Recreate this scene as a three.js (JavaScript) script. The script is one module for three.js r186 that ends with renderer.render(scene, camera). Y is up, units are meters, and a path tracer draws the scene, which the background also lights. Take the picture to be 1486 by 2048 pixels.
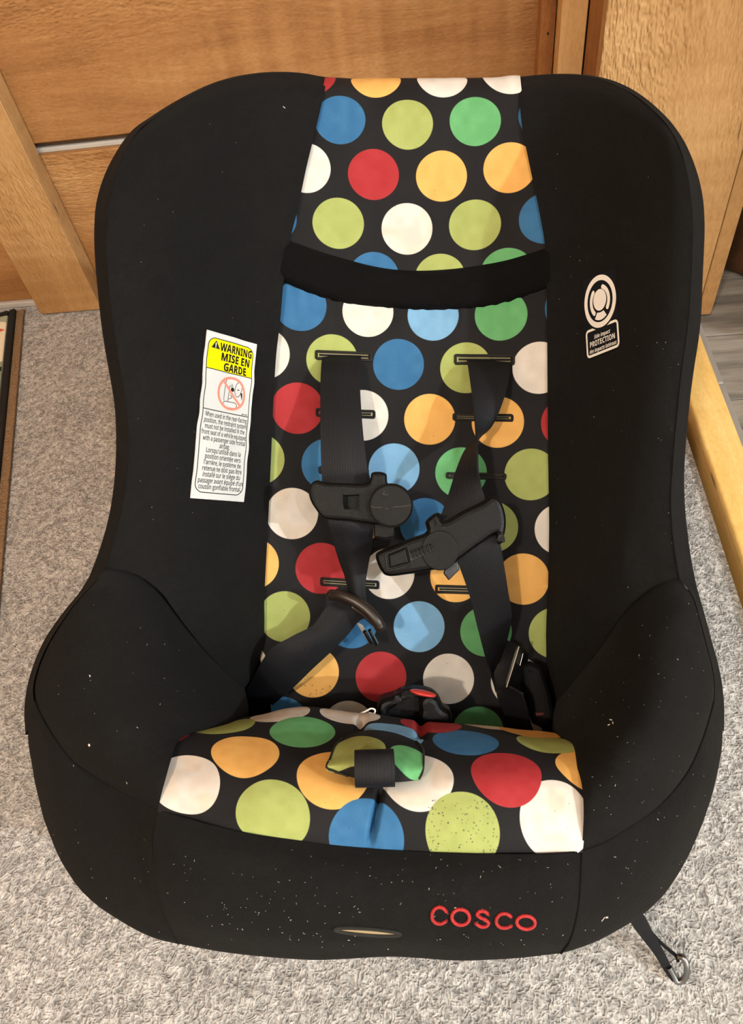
import * as THREE from 'three';
import { RoundedBoxGeometry } from 'three/addons/geometries/RoundedBoxGeometry.js';
import { mergeGeometries } from 'three/addons/utils/BufferGeometryUtils.js';

// ------------------------------------------------------------------ camera, lights, exposure
const scene = new THREE.Scene();
scene.background = new THREE.Color(0x000000);
const FOCAL = 1480, CX = 743, CY = 1024, EYE = 0.70;      // photo frame 1486 x 2048, eye height in metres
const V = (x, y, z) => new THREE.Vector3(x, y, z);
const down = V(217, 1156, FOCAL).normalize();             // world down, seen in camera axes (x right, y down, z forward)
const wallDir = V(0.993, -0.05, -0.107); wallDir.addScaledVector(down, -wallDir.dot(down)).normalize();
const outDir = V().crossVectors(down, wallDir);
const toWorld = (X, Y, Z) => V(X * wallDir.x + Y * wallDir.y + Z * wallDir.z, -(X * down.x + Y * down.y + Z * down.z), X * outDir.x + Y * outDir.y + Z * outDir.z);
const camera = new THREE.PerspectiveCamera(2 * Math.atan(1024 / FOCAL) * 180 / Math.PI, 1486 / 2048, 0.02, 30);
camera.position.set(0, EYE, 0);
camera.up.copy(toWorld(0, -1, 0));
camera.lookAt(camera.position.clone().add(toWorld(0, 0, 1)));
const camRight = toWorld(1, 0, 0), camUp = toWorld(0, -1, 0), camBack = toWorld(0, 0, -1);
const P = (px, py, Z) => toWorld((px - CX) * Z / FOCAL, (py - CY) * Z / FOCAL, Z).add(camera.position);
const CEIL = 2.36;
const LAMPS = [   // recessed ceiling lamps: x, z, colour, candela, label
  [-0.62, 1.02, [1.0, 0.85, 0.69], 10.0, 'warm white recessed ceiling lamp on the rug side of the room'],
  [0.93, 1.06, [0.86, 0.95, 1.0], 2.8, 'cool white recessed ceiling lamp just past the threshold'],
  [3.05, 1.20, [0.90, 0.97, 1.0], 31.0, 'cool white recessed ceiling lamp near the far hall wall'],
];
const renderer = new THREE.WebGLRenderer({ antialias: true });
renderer.toneMapping = THREE.LinearToneMapping;
renderer.toneMappingExposure = 0.90;
renderer.shadowMap.enabled = true;

// ------------------------------------------------------------------ helpers
let seed = 12345;
const rnd = () => { seed = (seed * 1664525 + 1013904223) >>> 0; return seed / 4294967296; };
const R = (a, b) => a + (b - a) * rnd();
const clamp = (x, a = 0, b = 1) => Math.min(b, Math.max(a, x));
const sstep = (a, b, x) => { const t = clamp((x - a) / (b - a)); return t * t * (3 - 2 * t); };
function hash(x, y, s) { let h = (x * 374761393 + y * 668265263 + s * 2147483647) | 0; h = Math.imul(h ^ (h >>> 13), 1274126177); h ^= h >>> 16; return (h >>> 0) / 4294967296; }
function vnoise(x, y, px, py, s) {     // value noise that tiles after px, py cells
  const xi = Math.floor(x), yi = Math.floor(y), fx = x - xi, fy = y - yi;
  const ux = fx * fx * (3 - 2 * fx), uy = fy * fy * (3 - 2 * fy);
  const m = (a, b) => ((a % b) + b) % b;
  const x0 = m(xi, px), x1 = m(xi + 1, px), y0 = m(yi, py), y1 = m(yi + 1, py);
  const a = hash(x0, y0, s), b = hash(x1, y0, s), c = hash(x0, y1, s), d = hash(x1, y1, s);
  return a + (b - a) * ux + (c - a) * uy + (a - b - c + d) * ux * uy;
}
const tex = (w, h, f, srgb = true) => {
  const data = new Uint8Array(w * h * 4), o = [0, 0, 0];
  for (let j = 0; j < h; j++) for (let i = 0; i < w; i++) {
    f(i, j, o); const k = (j * w + i) * 4;
    data[k] = clamp(o[0], 0, 255); data[k + 1] = clamp(o[1], 0, 255); data[k + 2] = clamp(o[2], 0, 255); data[k + 3] = 255;
  }
  return finish(new THREE.DataTexture(data, w, h), srgb);
};
function finish(t, srgb) {
  t.wrapS = t.wrapT = THREE.RepeatWrapping; t.magFilter = THREE.LinearFilter; t.minFilter = THREE.LinearMipmapLinearFilter; t.generateMipmaps = true;
  if (srgb) t.colorSpace = THREE.SRGBColorSpace; t.needsUpdate = true; return t;
}
const grey = (w, h, f) => tex(w, h, (i, j, o) => { o[0] = o[1] = o[2] = f(i, j) * 255; }, false);
const std = (p) => new THREE.MeshStandardMaterial({ roughness: 0.8, side: THREE.DoubleSide, ...p });
const phys = (p) => new THREE.MeshPhysicalMaterial({ roughness: 0.8, side: THREE.DoubleSide, ...p });
const taken = {};
function numbered(n) { taken[n] = (taken[n] ?? -1) + 1; return taken[n] ? n + '_' + String(taken[n]).padStart(3, '0') : n; }
function shade(o) { o.traverse((m) => { if (m.isMesh) { m.castShadow = true; m.receiveShadow = true; } }); return o; }
function mesh(name, geo, mat, parent, label) {
  const m = new THREE.Mesh(geo, mat); m.name = name; m.castShadow = m.receiveShadow = true; if (label) m.userData.label = label; parent.add(m); return m;
}
function thing(name, label, category, group) {
  const g = new THREE.Group(); g.name = numbered(name); g.userData = { label, category }; if (group) g.userData.group = group; scene.add(g); return g;
}
function structure(name, label, category) {
  const g = new THREE.Group(); g.name = name; g.userData = { label, category, kind: 'structure' }; scene.add(g); return g;
}
// box between two corners with slightly eased edges; uv in metres, u runs along the grain axis
function box(x0, x1, y0, y1, z0, z1, grain = 'x', r = 0.0015, off = [0, 0]) {
  const g = r ? new RoundedBoxGeometry(x1 - x0, y1 - y0, z1 - z0, 2, Math.min(r, (x1 - x0) / 2.1, (y1 - y0) / 2.1, (z1 - z0) / 2.1)) : new THREE.BoxGeometry(x1 - x0, y1 - y0, z1 - z0);
  g.translate((x0 + x1) / 2, (y0 + y1) / 2, (z0 + z1) / 2);
  const p = g.attributes.position, n = g.attributes.normal, uv = g.attributes.uv;
  for (let i = 0; i < p.count; i++) {
    const a = { x: p.getX(i), y: p.getY(i), z: p.getZ(i) }, nx = Math.abs(n.getX(i)), ny = Math.abs(n.getY(i)), nz = Math.abs(n.getZ(i));
    const axis = nx > ny && nx > nz ? 'x' : ny > nz ? 'y' : 'z';
    const rest = ['x', 'y', 'z'].filter((k) => k !== axis);
    const along = rest.includes(grain) ? grain : rest[0], across = rest.find((k) => k !== along);
    uv.setXY(i, a[along] + off[0], a[across] + off[1]);
  }
  return g;
}

// ------------------------------------------------------------------ textures of the setting
function woodTex(lo, mid, hi, rough, s, w = 1024, h = 1024, gc = 1) {     // 1.0 m along the grain, 0.5 m across
  const L = w, fields = [];
  const col = tex(w, h, (i, j, o) => {
    const x = i / w, y = j / h;
    const warp = vnoise(x * 3, y * 6, 3, 6, s) * 0.09 + vnoise(x * 7, y * 14, 7, 14, s + 1) * 0.03;
    const yy = y + warp;
    let g = 0.50 * vnoise(x * 3, yy * 16, 3, 16, s + 2) + 0.30 * vnoise(x * 8, yy * 64, 8, 64, s + 3) + 0.20 * vnoise(x * 30, yy * 190, 30, 190, s + 4);
    const blot = vnoise(x * 4, y * 5, 4, 5, s + 5) * 0.6 + vnoise(x * 11, y * 10, 11, 10, s + 6) * 0.4;
    const saw = vnoise(x * 90, y * 4, 90, 4, s + 7) * vnoise(x * 5, y * 5, 5, 5, s + 8);
    let v = clamp(0.5 + (g - 0.5) * 1.25 * gc + (blot - 0.5) * 0.7 + (saw - 0.25) * 0.4);
    const crack = vnoise(x * 16, yy * 150, 16, 150, s + 9) * (0.55 + 0.45 * vnoise(x * 5, y * 6, 5, 6, s + 10));
    const c = sstep(0.80, 0.92, crack);
    const fib = (vnoise(x * 260, y * 300, 260, 300, s + 11) - 0.5) * 14;
    for (let k = 0; k < 3; k++) o[k] = (v < 0.5 ? lo[k] + (mid[k] - lo[k]) * v * 2 : mid[k] + (hi[k] - mid[k]) * (v - 0.5) * 2) * (1 - 0.5 * c) + fib;
  });
  const bump = grey(w, h, (i, j) => {
    const x = i / w, y = j / h, yy = y + vnoise(x * 3, y * 6, 3, 6, s) * 0.09;
    const patch = sstep(0.45, 0.75, vnoise(x * 5, y * 4, 5, 4, s + 20));
    const fuzz = vnoise(x * 70, yy * 180, 70, 180, s + 21) * 0.45 + vnoise(x * 230, yy * 330, 230, 330, s + 22) * 0.55;
    const crack = sstep(0.80, 0.92, vnoise(x * 16, yy * 150, 16, 150, s + 9) * (0.55 + 0.45 * vnoise(x * 5, y * 6, 5, 6, s + 10)));
    return clamp(0.55 + (fuzz - 0.5) * (0.25 + rough * patch) + 0.15 * (vnoise(x * 4, yy * 70, 4, 70, s + 3) - 0.5) - 0.5 * crack);
  });
  for (const t of [col, bump]) t.repeat.set(1, 2);
  return { map: col, bumpMap: bump };
}
const plankWood = std({ ...woodTex([126, 82, 40], [158, 111, 64], [182, 137, 88], 1.0, 11, 1024, 1024, 0.6), bumpScale: 0.0016, roughness: 0.62 });
const roughWood = std({ ...woodTex([154, 112, 66], [178, 136, 86], [194, 154, 104], 1.8, 47, 1024, 1024, 0.4), bumpScale: 0.0014, roughness: 0.75 });
const litPaleWood = std({ ...woodTex([196, 150, 92], [214, 170, 112], [226, 186, 130], 0.4, 83, 512, 512), bumpScale: 0.0008, roughness: 0.7 });
const brownWood = std({ ...woodTex([118, 70, 30], [150, 98, 48], [166, 112, 60], 0.4, 101, 512, 512), bumpScale: 0.0008, roughness: 0.6 });
const thresholdWood = std({ ...woodTex([214, 168, 92], [236, 194, 116], [246, 210, 138], 0.2, 131, 512, 512), bumpScale: 0.0005, roughness: 0.38 });
const carpetTexel = 2048;
const worm = (i, j) => {
  const x = i / carpetTexel, y = j / carpetTexel;
  const wx = vnoise(x * 130, y * 130, 130, 130, 3) * 2.2, wy = vnoise(x * 130, y * 130, 130, 130, 4) * 2.2;
  const a = vnoise(x * 210 + wx, y * 210 + wy, 210, 210, 5), b = vnoise(x * 320 + wy, y * 320 - wx, 320, 320, 6);
  const ra = 1 - Math.abs(a - 0.5) * 2.6, rb = 1 - Math.abs(b - 0.5) * 2.4;
  return clamp(0.55 * Math.max(ra, 0) + 0.45 * Math.max(rb, 0.05));
};
const wormField = new Float32Array(carpetTexel * carpetTexel);
for (let j = 0; j < carpetTexel; j++) for (let i = 0; i < carpetTexel; i++) wormField[j * carpetTexel + i] = worm(i, j);
const carpetMap = tex(carpetTexel, carpetTexel, (i, j, o) => {
  const x = i / carpetTexel, y = j / carpetTexel, f = wormField[j * carpetTexel + i];
  const yarn = vnoise(x * 120, y * 120, 120, 120, 8), n = vnoise(x * 700, y * 700, 700, 700, 9) - 0.5, big = vnoise(x * 9, y * 9, 9, 9, 10) - 0.5;
  const v = 126 + f * 76 + (yarn - 0.5) * 40 + n * 40 + big * 10;
  o[0] = v * 1.0; o[1] = v * 0.995; o[2] = v * 0.985;
});
const carpetBump = grey(carpetTexel, carpetTexel, (i, j) => wormField[j * carpetTexel + i]);
for (const t of [carpetMap, carpetBump]) t.repeat.set(1 / 0.62, 1 / 0.62);
const carpetMat = std({ map: carpetMap, bumpMap: carpetBump, bumpScale: 0.0018, roughness: 1 });
const lamTex = tex(1024, 512, (i, j, o) => {
  const x = i / 1024, y = j / 512, g = 0.5 * vnoise(x * 3, y * 20 + vnoise(x * 4, y * 6, 4, 6, 60) * 2, 3, 20, 61) + 0.3 * vnoise(x * 6, y * 60, 6, 60, 62) + 0.2 * vnoise(x * 40, y * 200, 40, 200, 63);
  const v = 78 + g * 110; o[0] = v; o[1] = v * 0.95; o[2] = v * 0.89;
});
lamTex.repeat.set(1.4, 3.2);
const laminate = std({ map: lamTex, roughness: 0.45 });
const plaster = std({ color: 0xe6e0d6, roughness: 0.95 });
const plainWood = std({ color: 0xb98a58, roughness: 0.8 });
const greyTrim = std({ color: 0xb9b4ae, roughness: 0.5 });
const plywood = std({ color: 0x9c7b54, roughness: 0.9 });

// ------------------------------------------------------------------ the room
const BACK = -1.03, XL = -2.1, XR = 3.9, ZF = 2.7;
{
  const f = structure('floor', 'grey flecked loop carpet covering the floor under the seat', 'carpet');
  mesh('carpet', box(XL, 0.2925, -0.06, 0, BACK, ZF, 'x', 0), carpetMat, f);
}
{
  const f = structure('floor_hall', 'grey wood-look laminate floor beyond the threshold', 'floor');
  let k = 0;
  for (let z = -2.2; z < ZF; z += 0.125) {
    const x0 = 0.358, cut = 0.55 + 0.6 * hash(k, 3, 9);
    mesh(k ? 'plank' : 'plank', box(x0, x0 + cut - 0.0012, -0.012, -0.001, z, z + 0.1235, 'x', 0.0008, [R(0, 3), R(0, 3)]), laminate, f);
    mesh('plank', box(x0 + cut, XR, -0.012, -0.001, z, z + 0.1235, 'x', 0.0008, [R(0, 3), R(0, 3)]), laminate, f);
    k++;
  }
  mesh('subfloor', box(0.2925, 0.358, -0.08, -0.035, -2.2, ZF, 'x', 0), plywood, f);
  mesh('subfloor', box(0.358, XR, -0.08, -0.012, -2.2, ZF, 'x', 0), plywood, f);
}
{
  const w = structure('wall_back', 'wall of wide orange stained boards with an open joint', 'wall');
  mesh('backing', box(XL, 0.30, 0, CEIL, BACK - 0.14, BACK - 0.02, 'x', 0), plywood, w);
  mesh('board', box(XL, 0.20, 0.010, 0.2415, BACK - 0.022, BACK, 'x', 0.002, [0.33, 0.21]), plankWood, w);
  for (let y = 0.2575, k = 0; y < CEIL - 0.02; y += 0.262, k++)
    mesh('board', box(XL, 0.20, y, Math.min(CEIL, y + 0.2605), BACK - 0.022, BACK, 'x', 0.002, [0.62 + k * 0.37, 0.04 + k * 0.31]), plankWood, w);
}
{
  const t = structure('trim_1', 'pale grey strip in the joint between the wall boards', 'trim');
  mesh('strip', box(XL, 0.20, 0.2415, 0.2480, BACK - 0.02, BACK - 0.006, 'x', 0.0015), greyTrim, t);
  const b = structure('trim_2', 'low grey strip along the foot of the boarded wall', 'trim');
  mesh('strip', box(XL, 0.18, 0, 0.010, BACK - 0.02, BACK + 0.006, 'x', 0.002), greyTrim, b);
}
{
  const p = structure('trim_3', 'rough sawn upright board standing on the carpet against the wall', 'board');
  mesh('upright_board', box(-0.660, -0.553, 0.001, CEIL, BACK, -0.997, 'y', 0.003, [0.2, 0.13]), roughWood, p);
  const q = structure('trim_4', 'narrow brown batten with a nail hole at the wall end', 'batten');
  mesh('batten', box(0.134, 0.1515, 0, CEIL, BACK, -1.0, 'y', 0.001), brownWood, q);
  const nail = new THREE.CylinderGeometry(0.0013, 0.0013, 0.002, 12); nail.rotateX(Math.PI / 2); const np = V(0.1435, 0.333, -0.9995); nail.translate(np.x, np.y, np.z);
  mesh('nail', nail, std({ color: 0x20140c, roughness: 0.7 }), q, 'dark nail head');
  const r = structure('trim_5', 'upright board coloured pale for the light on it, between the brown batten and the post', 'board');
  mesh('upright_board', box(0.153, 0.1825, 0, CEIL, BACK, -0.97, 'y', 0.001), litPaleWood, r);  // paler wood tone carries the light falling on this board
}
{
  const p = structure('door_1', 'boxed post of rough orange boards beside the threshold', 'door post');
  mesh('side_board', box(0.184, 0.202, 0.006, CEIL, -0.97, -0.8795, 'y', 0.001, [0.1, 0.3]), brownWood, p);  // darker wood puts the shade of the post side into its colour
  mesh('front_board', box(0.180, 0.3535, 0.006, CEIL, -0.878, -0.860, 'y', 0.002, [0.55, 0.2]), roughWood, p);
  mesh('jamb_board', box(0.355, 0.374, 0.006, CEIL, -1.1, -0.863, 'y', 0.0015, [0.3, 0.1]), roughWood, p);
  mesh('post_core', box(0.202, 0.355, 0, CEIL, -1.1, -0.879, 'y', 0), plywood, p);
}
{
  const t = structure('trim_6', 'raised yellow pine threshold strip between carpet and laminate', 'threshold');
  mesh('strip', box(0.301, 0.346, -0.035, 0.016, -0.885, ZF, 'z', 0.005), thresholdWood, t);
  const g = structure('trim_7', 'thin grey edging beside the pine threshold', 'edging');
  for (let z = -0.885, k = 0; z < ZF; k++) { const l = k ? 0.9 : 0.16; mesh('edging', box(0.3475, 0.3575, -0.035, 0.005, z, Math.min(ZF, z + l - 0.001), 'z', 0.0035), std({ color: 0x8f8a86, roughness: 0.4 }), g); z += l; }
}
{
  const w = structure('wall_left', 'plain wooden side wall out of view', 'wall'); mesh('panel', box(XL - 0.12, XL, 0, CEIL, BACK - 0.14, ZF, 'z', 0), plainWood, w);
  const r = structure('wall_right', 'plain pale wall of the hall side', 'wall'); mesh('panel', box(XR, XR + 0.12, -0.1, CEIL, -2.3, ZF, 'z', 0), plaster, r);
  const f = structure('wall_front', 'plain pale wall behind the viewer', 'wall'); mesh('panel', box(XL - 0.12, XR + 0.12, -0.1, CEIL, ZF, ZF + 0.12, 'x', 0), plaster, f);
  const h = structure('wall_hall', 'plain pale wall at the end of the hall', 'wall'); mesh('panel', box(0.30, XR + 0.12, -0.1, CEIL, -2.32, -2.2, 'x', 0), plaster, h);
  const i = structure('wall_hall_side', 'plain pale hall wall behind the post', 'wall'); mesh('panel', box(0.22, 0.33, -0.1, CEIL, -2.2, -1.1, 'z', 0), plaster, i);
  const c = structure('ceiling', 'plain off-white ceiling', 'ceiling'); mesh('slab', box(XL - 0.12, XR + 0.12, CEIL, CEIL + 0.1, -2.32, ZF + 0.12, 'x', 0), plaster, c);
}
{   // made-up dark brown panel, put where the hall floor looks shaded
  const g = thing('dark_panel', 'made-up dark brown panel where the laminate behind the post looks shaded', 'door');
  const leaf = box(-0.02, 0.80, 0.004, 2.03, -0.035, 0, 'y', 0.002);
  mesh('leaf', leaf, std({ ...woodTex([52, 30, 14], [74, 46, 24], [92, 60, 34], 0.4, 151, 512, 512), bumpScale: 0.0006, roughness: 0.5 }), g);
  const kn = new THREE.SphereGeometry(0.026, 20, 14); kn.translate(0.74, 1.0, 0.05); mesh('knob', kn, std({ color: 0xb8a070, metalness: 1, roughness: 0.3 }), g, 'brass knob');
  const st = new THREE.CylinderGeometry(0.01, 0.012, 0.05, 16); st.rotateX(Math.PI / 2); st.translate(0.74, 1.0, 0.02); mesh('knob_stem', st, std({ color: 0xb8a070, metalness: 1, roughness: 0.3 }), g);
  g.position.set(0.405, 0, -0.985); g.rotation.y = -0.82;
}
{   // patterned rug whose corner shows at the left
  const g = thing('rug', 'leaf patterned green and cream rug with a black border lying on the carpet', 'rug');
  const c = document.createElement('canvas'); c.width = 512; c.height = 1024; const x = c.getContext('2d');
  x.fillStyle = '#8f9880'; x.fillRect(0, 0, 512, 1024);
  const leaf = (px, py, a, l, col) => { x.save(); x.translate(px, py); x.rotate(a); x.fillStyle = col; x.beginPath(); x.moveTo(0, -l); x.quadraticCurveTo(l * 0.7, 0, 0, l); x.quadraticCurveTo(-l * 0.7, 0, 0, -l); x.fill(); x.restore(); };
  for (let k = 0; k < 60; k++) leaf(R(0, 512), R(0, 1024), R(0, 6), R(24, 60), ['#e6dcc0', '#9fb09a', '#c9553f', '#4c4a44', '#e6dcc0', '#7d8a6a'][k % 6]);
  for (let k = 0; k < 4000; k++) { x.fillStyle = `rgba(${R(0, 255) | 0},${R(0, 255) | 0},${R(0, 200) | 0},0.10)`; x.fillRect(R(0, 512), R(0, 1024), 2, 2); }
  x.fillStyle = '#a3aa90'; x.fillRect(430, 984, 82, 40); x.fillStyle = '#e9e0c6'; x.beginPath(); x.ellipse(486, 950, 46, 52, 0.3, 0, 7); x.fill(); leaf(496, 978, 1.3, 15, '#cf5f48'); leaf(484, 948, 0.2, 10, '#4a4640');
  x.fillStyle = '#1d1a17'; x.fillRect(440, 884, 72, 9); leaf(500, 856, 0.25, 44, '#9fb8a4'); x.fillStyle = '#1d1a17'; x.fillRect(440, 806, 72, 8); x.fillStyle = '#e4dac2'; x.fillRect(450, 640, 62, 164);
  const t = new THREE.CanvasTexture(c); finish(t, true); t.repeat.set(1 / 0.6, 1 / 1.2);
  mesh('field', box(-0.62, -0.014, 0, 0.010, 0.016, 1.36, 'x', 0.003, [0.614, 0]), std({ map: t, roughness: 1 }), g);
  const black = std({ color: 0x14110f, roughness: 1 }), tan = std({ color: 0x8a6f52, roughness: 1, bumpMap: carpetBump, bumpScale: 0.002 });
  mesh('border', box(-0.0138, -0.003, 0, 0.009, 0, 1.376, 'z', 0.003), black, g, 'black woven border');
  mesh('border', box(-0.62, -0.014, 0, 0.009, 0.001, 0.0155, 'x', 0.003), black, g, 'black woven border');
  mesh('backing_edge', box(-0.0035, 0.0095, 0, 0.004, 0, 1.376, 'z', 0.0015), tan, g, 'tan fuzzy backing edge');
  g.position.set(-0.703, 0.0005, -1.012); g.rotation.y = 0.272;
}
for (const [x, z, col, cd, label] of LAMPS) {
  const g = thing('ceiling_lamp', label, 'ceiling lamp');
  const ring = new THREE.LatheGeometry([[0.045, 0.0], [0.075, -0.004], [0.078, 0.0], [0.075, 0.004], [0.045, 0.004], [0.045, 0]].map(([a, b]) => new THREE.Vector2(a, b)), 40);
  mesh('trim_ring', ring, std({ color: 0xeeeeee, roughness: 0.5 }), g);
  const lens = new THREE.CylinderGeometry(0.045, 0.045, 0.003, 36); lens.translate(0, -0.001, 0);
  mesh('lamp_lens', lens, std({ color: 0x111111, emissive: new THREE.Color().setRGB(...col), emissiveIntensity: 3 }), g, 'glowing round lens');
  const l = new THREE.PointLight(new THREE.Color().setRGB(...col), cd, 0, 2); l.position.y = -0.04; l.castShadow = true; l.shadow.radius = 1.7; l.shadow.mapSize.set(2048, 2048); g.add(l);
  g.position.set(x, CEIL - 0.004, z);
}

// ------------------------------------------------------------------ the car seat: surfaces built from traced outlines with their own distances
const BASE = V(-0.05, 0, -0.33);
const seat = thing('car_seat', 'black child car seat with multicoloured polka dot pads and a loose harness', 'car seat');
seat.position.copy(BASE);
function part(name, geo, mat, parent = seat, label) { geo.translate(-BASE.x, -BASE.y, -BASE.z); return mesh(name, geo, mat, parent, label); }

// smooth curve through points (any dimension), t in 0..1
function spline(pts, chord = true) {
  const n = pts.length, k = [0];
  for (let i = 1; i < n; i++) k.push(k[i - 1] + (chord ? Math.max(1e-6, Math.hypot(pts[i][0] - pts[i - 1][0], pts[i][1] - pts[i - 1][1], (pts[i][2] - pts[i - 1][2]) * 2500)) : 1));
  const T = k[n - 1], dim = pts[0].length;
  const tan = (i, c) => i === 0 ? (pts[1][c] - pts[0][c]) / (k[1] - k[0]) : i === n - 1 ? (pts[n - 1][c] - pts[n - 2][c]) / (k[n - 1] - k[n - 2]) :
    ((pts[i][c] - pts[i - 1][c]) / (k[i] - k[i - 1]) * (k[i + 1] - k[i]) + (pts[i + 1][c] - pts[i][c]) / (k[i + 1] - k[i]) * (k[i] - k[i - 1])) / (k[i + 1] - k[i - 1]);
  return (t) => {
    const x = clamp(t) * T; let i = 0; while (i < n - 2 && x > k[i + 1]) i++;
    const h = k[i + 1] - k[i], s = (x - k[i]) / h, s2 = s * s, s3 = s2 * s, o = [];
    for (let c = 0; c < dim; c++) o.push((2 * s3 - 3 * s2 + 1) * pts[i][c] + (s3 - 2 * s2 + s) * h * tan(i, c) + (-2 * s3 + 3 * s2) * pts[i + 1][c] + (s3 - s2) * h * tan(i + 1, c));
    return o;
  };
}
const gridFn = (rows, chord = true) => { const sp = rows.map((r) => spline(r, chord)); const memo = {}; return (s, t) => (memo[s] ??= spline(sp.map((f) => f(s)), chord))(t); };
function coonsFn(top, bottom, left, right, bulge) {       // top, bottom run along s; left, right along t
  const a = spline(top), b = spline(bottom), c = spline(left), d = spline(right);
  const A = a(0), B = a(1), C = b(0), D = b(1);
  return (s, t) => {
    const p = a(s), q = b(s), r = c(t), u = d(t), o = [];
    for (let k = 0; k < 3; k++) o.push((1 - t) * p[k] + t * q[k] + (1 - s) * r[k] + s * u[k] - ((1 - s) * (1 - t) * A[k] + s * (1 - t) * B[k] + (1 - s) * t * C[k] + s * t * D[k]));
    if (bulge) o[2] -= bulge(s, t);
    return o;
  };
}
const camP = (p) => { const r = p.clone().sub(camera.position); return [r.dot(camRight), -r.dot(camUp), -r.dot(camBack)]; };
const toPx = (p) => { const c = camP(p); return [CX + FOCAL * c[0] / c[2], CY + FOCAL * c[1] / c[2], c[2]]; };
class Surface {
  constructor(fn, nu, nv, { push, uv } = {}) {
    this.nu = nu; this.nv = nv; this.pos = [];
    for (let j = 0; j <= nv; j++) for (let i = 0; i <= nu; i++) this.pos.push(P(...fn(i / nu, j / nv)));
    this.normals();
    if (push) { this.pos = this.pos.map((p, k) => p.clone().addScaledVector(this.nor[k], push((k % (nu + 1)) / nu, Math.floor(k / (nu + 1)) / nv, p))); this.normals(); }
    this.px = this.pos.map(toPx);
    // arc length uv in metres
    const W = nu + 1, U = [], Vv = [];
    for (let j = 0; j <= nv; j++) for (let i = 0; i <= nu; i++) { const k = j * W + i; U[k] = i ? U[k - 1] + this.pos[k].distanceTo(this.pos[k - 1]) : 0; Vv[k] = j ? Vv[k - W] + this.pos[k].distanceTo(this.pos[k - W]) : 0; }
    const mean = (t) => { const j = Math.round(t * nv); let a = 0, n = 0; for (let i = Math.round(nu * 0.15); i <= nu * 0.85; i++) { a += Vv[j * W + i]; n++; } return a / n; };
    this.uv = this.pos.map((p, k) => uv ? uv(p, U[k], Vv[k], (k % W) / nu, Math.floor(k / W) / nv, mean) : [U[k], Vv[k]]);
  }
  normals() {
    const W = this.nu + 1; this.nor = this.pos.map((p, k) => {
      const i = k % W, j = Math.floor(k / W);
      const a = this.pos[j * W + Math.min(this.nu, i + 1)].clone().sub(this.pos[j * W + Math.max(0, i - 1)]);
      const b = this.pos[Math.min(this.nv, j + 1) * W + i].clone().sub(this.pos[Math.max(0, j - 1) * W + i]);
      return b.cross(a).normalize();
    });
    let v = 0; this.pos.forEach((p, k) => { v += this.nor[k].dot(camera.position.clone().sub(p).normalize()); });
    this.flip = v < 0; if (this.flip) this.nor.forEach((n) => n.negate());
  }
  geo(thick = 0, lift = 0) {
    const W = this.nu + 1, H = this.nv + 1, N = W * H, pos = [], nor = [], uv = [], idx = [];
    this.pos.forEach((p, k) => { const n = this.nor[k]; pos.push(p.x + n.x * lift, p.y + n.y * lift, p.z + n.z * lift); uv.push(...this.uv[k]); });
    const quad = (a, b, c, d, f) => f ? idx.push(a, b, c, a, c, d) : idx.push(a, c, b, a, d, c);
    for (let j = 0; j < this.nv; j++) for (let i = 0; i < this.nu; i++) { const k = j * W + i; quad(k, k + 1, k + W + 1, k + W, this.flip); }
    if (thick) {
      this.pos.forEach((p, k) => { const n = this.nor[k], l = lift - thick; pos.push(p.x + n.x * l, p.y + n.y * l, p.z + n.z * l); uv.push(...this.uv[k]); });
      for (let j = 0; j < this.nv; j++) for (let i = 0; i < this.nu; i++) { const k = N + j * W + i; quad(k, k + 1, k + W + 1, k + W, !this.flip); }
      const rim = []; for (let i = 0; i < W; i++) rim.push(i); for (let j = 1; j < H; j++) rim.push(j * W + W - 1); for (let i = W - 2; i >= 0; i--) rim.push((H - 1) * W + i); for (let j = H - 2; j > 0; j--) rim.push(j * W);
      const b0 = pos.length / 3;
      rim.forEach((r) => { for (const q of [r, N + r]) { pos.push(pos[q * 3], pos[q * 3 + 1], pos[q * 3 + 2]); uv.push(...this.uv[r]); } });
      rim.forEach((r, m) => { const a = b0 + m * 2, b = b0 + ((m + 1) % rim.length) * 2; quad(a, b, b + 1, a + 1, !this.flip); });
    }
    const g = new THREE.BufferGeometry(); g.setAttribute('position', new THREE.Float32BufferAttribute(pos, 3)); g.setAttribute('uv', new THREE.Float32BufferAttribute(uv, 2)); g.setIndex(idx); g.computeVertexNormals(); return g;
  }
  at(px, py) {     // the nearest-to-the-eye point of the surface seen at a pixel: position, normal, uv
    const W = this.nu + 1; let best = null;
    const tri = (a, b, c) => {
      const A = this.px[a], B = this.px[b], C = this.px[c], den = (B[1] - C[1]) * (A[0] - C[0]) + (C[0] - B[0]) * (A[1] - C[1]); if (Math.abs(den) < 1e-9) return;
      const l = ((B[1] - C[1]) * (px - C[0]) + (C[0] - B[0]) * (py - C[1])) / den, m = ((C[1] - A[1]) * (px - C[0]) + (A[0] - C[0]) * (py - C[1])) / den, n = 1 - l - m;
      if (l < -1e-4 || m < -1e-4 || n < -1e-4) return; const z = l * A[2] + m * B[2] + n * C[2]; if (best && best.z <= z) return;
      const mix = (f) => f(a).clone().multiplyScalar(l).addScaledVector(f(b), m).addScaledVector(f(c), n);
      best = { z, p: mix((k) => this.pos[k]), n: mix((k) => this.nor[k]).normalize(), uv: [0, 1].map((q) => this.uv[a][q] * l + this.uv[b][q] * m + this.uv[c][q] * n) };
    };
    for (let j = 0; j < this.nv; j++) for (let i = 0; i < this.nu; i++) { const k = j * W + i; tri(k, k + 1, k + W + 1); tri(k, k + W + 1, k + W); }
    return best;
  }
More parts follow.
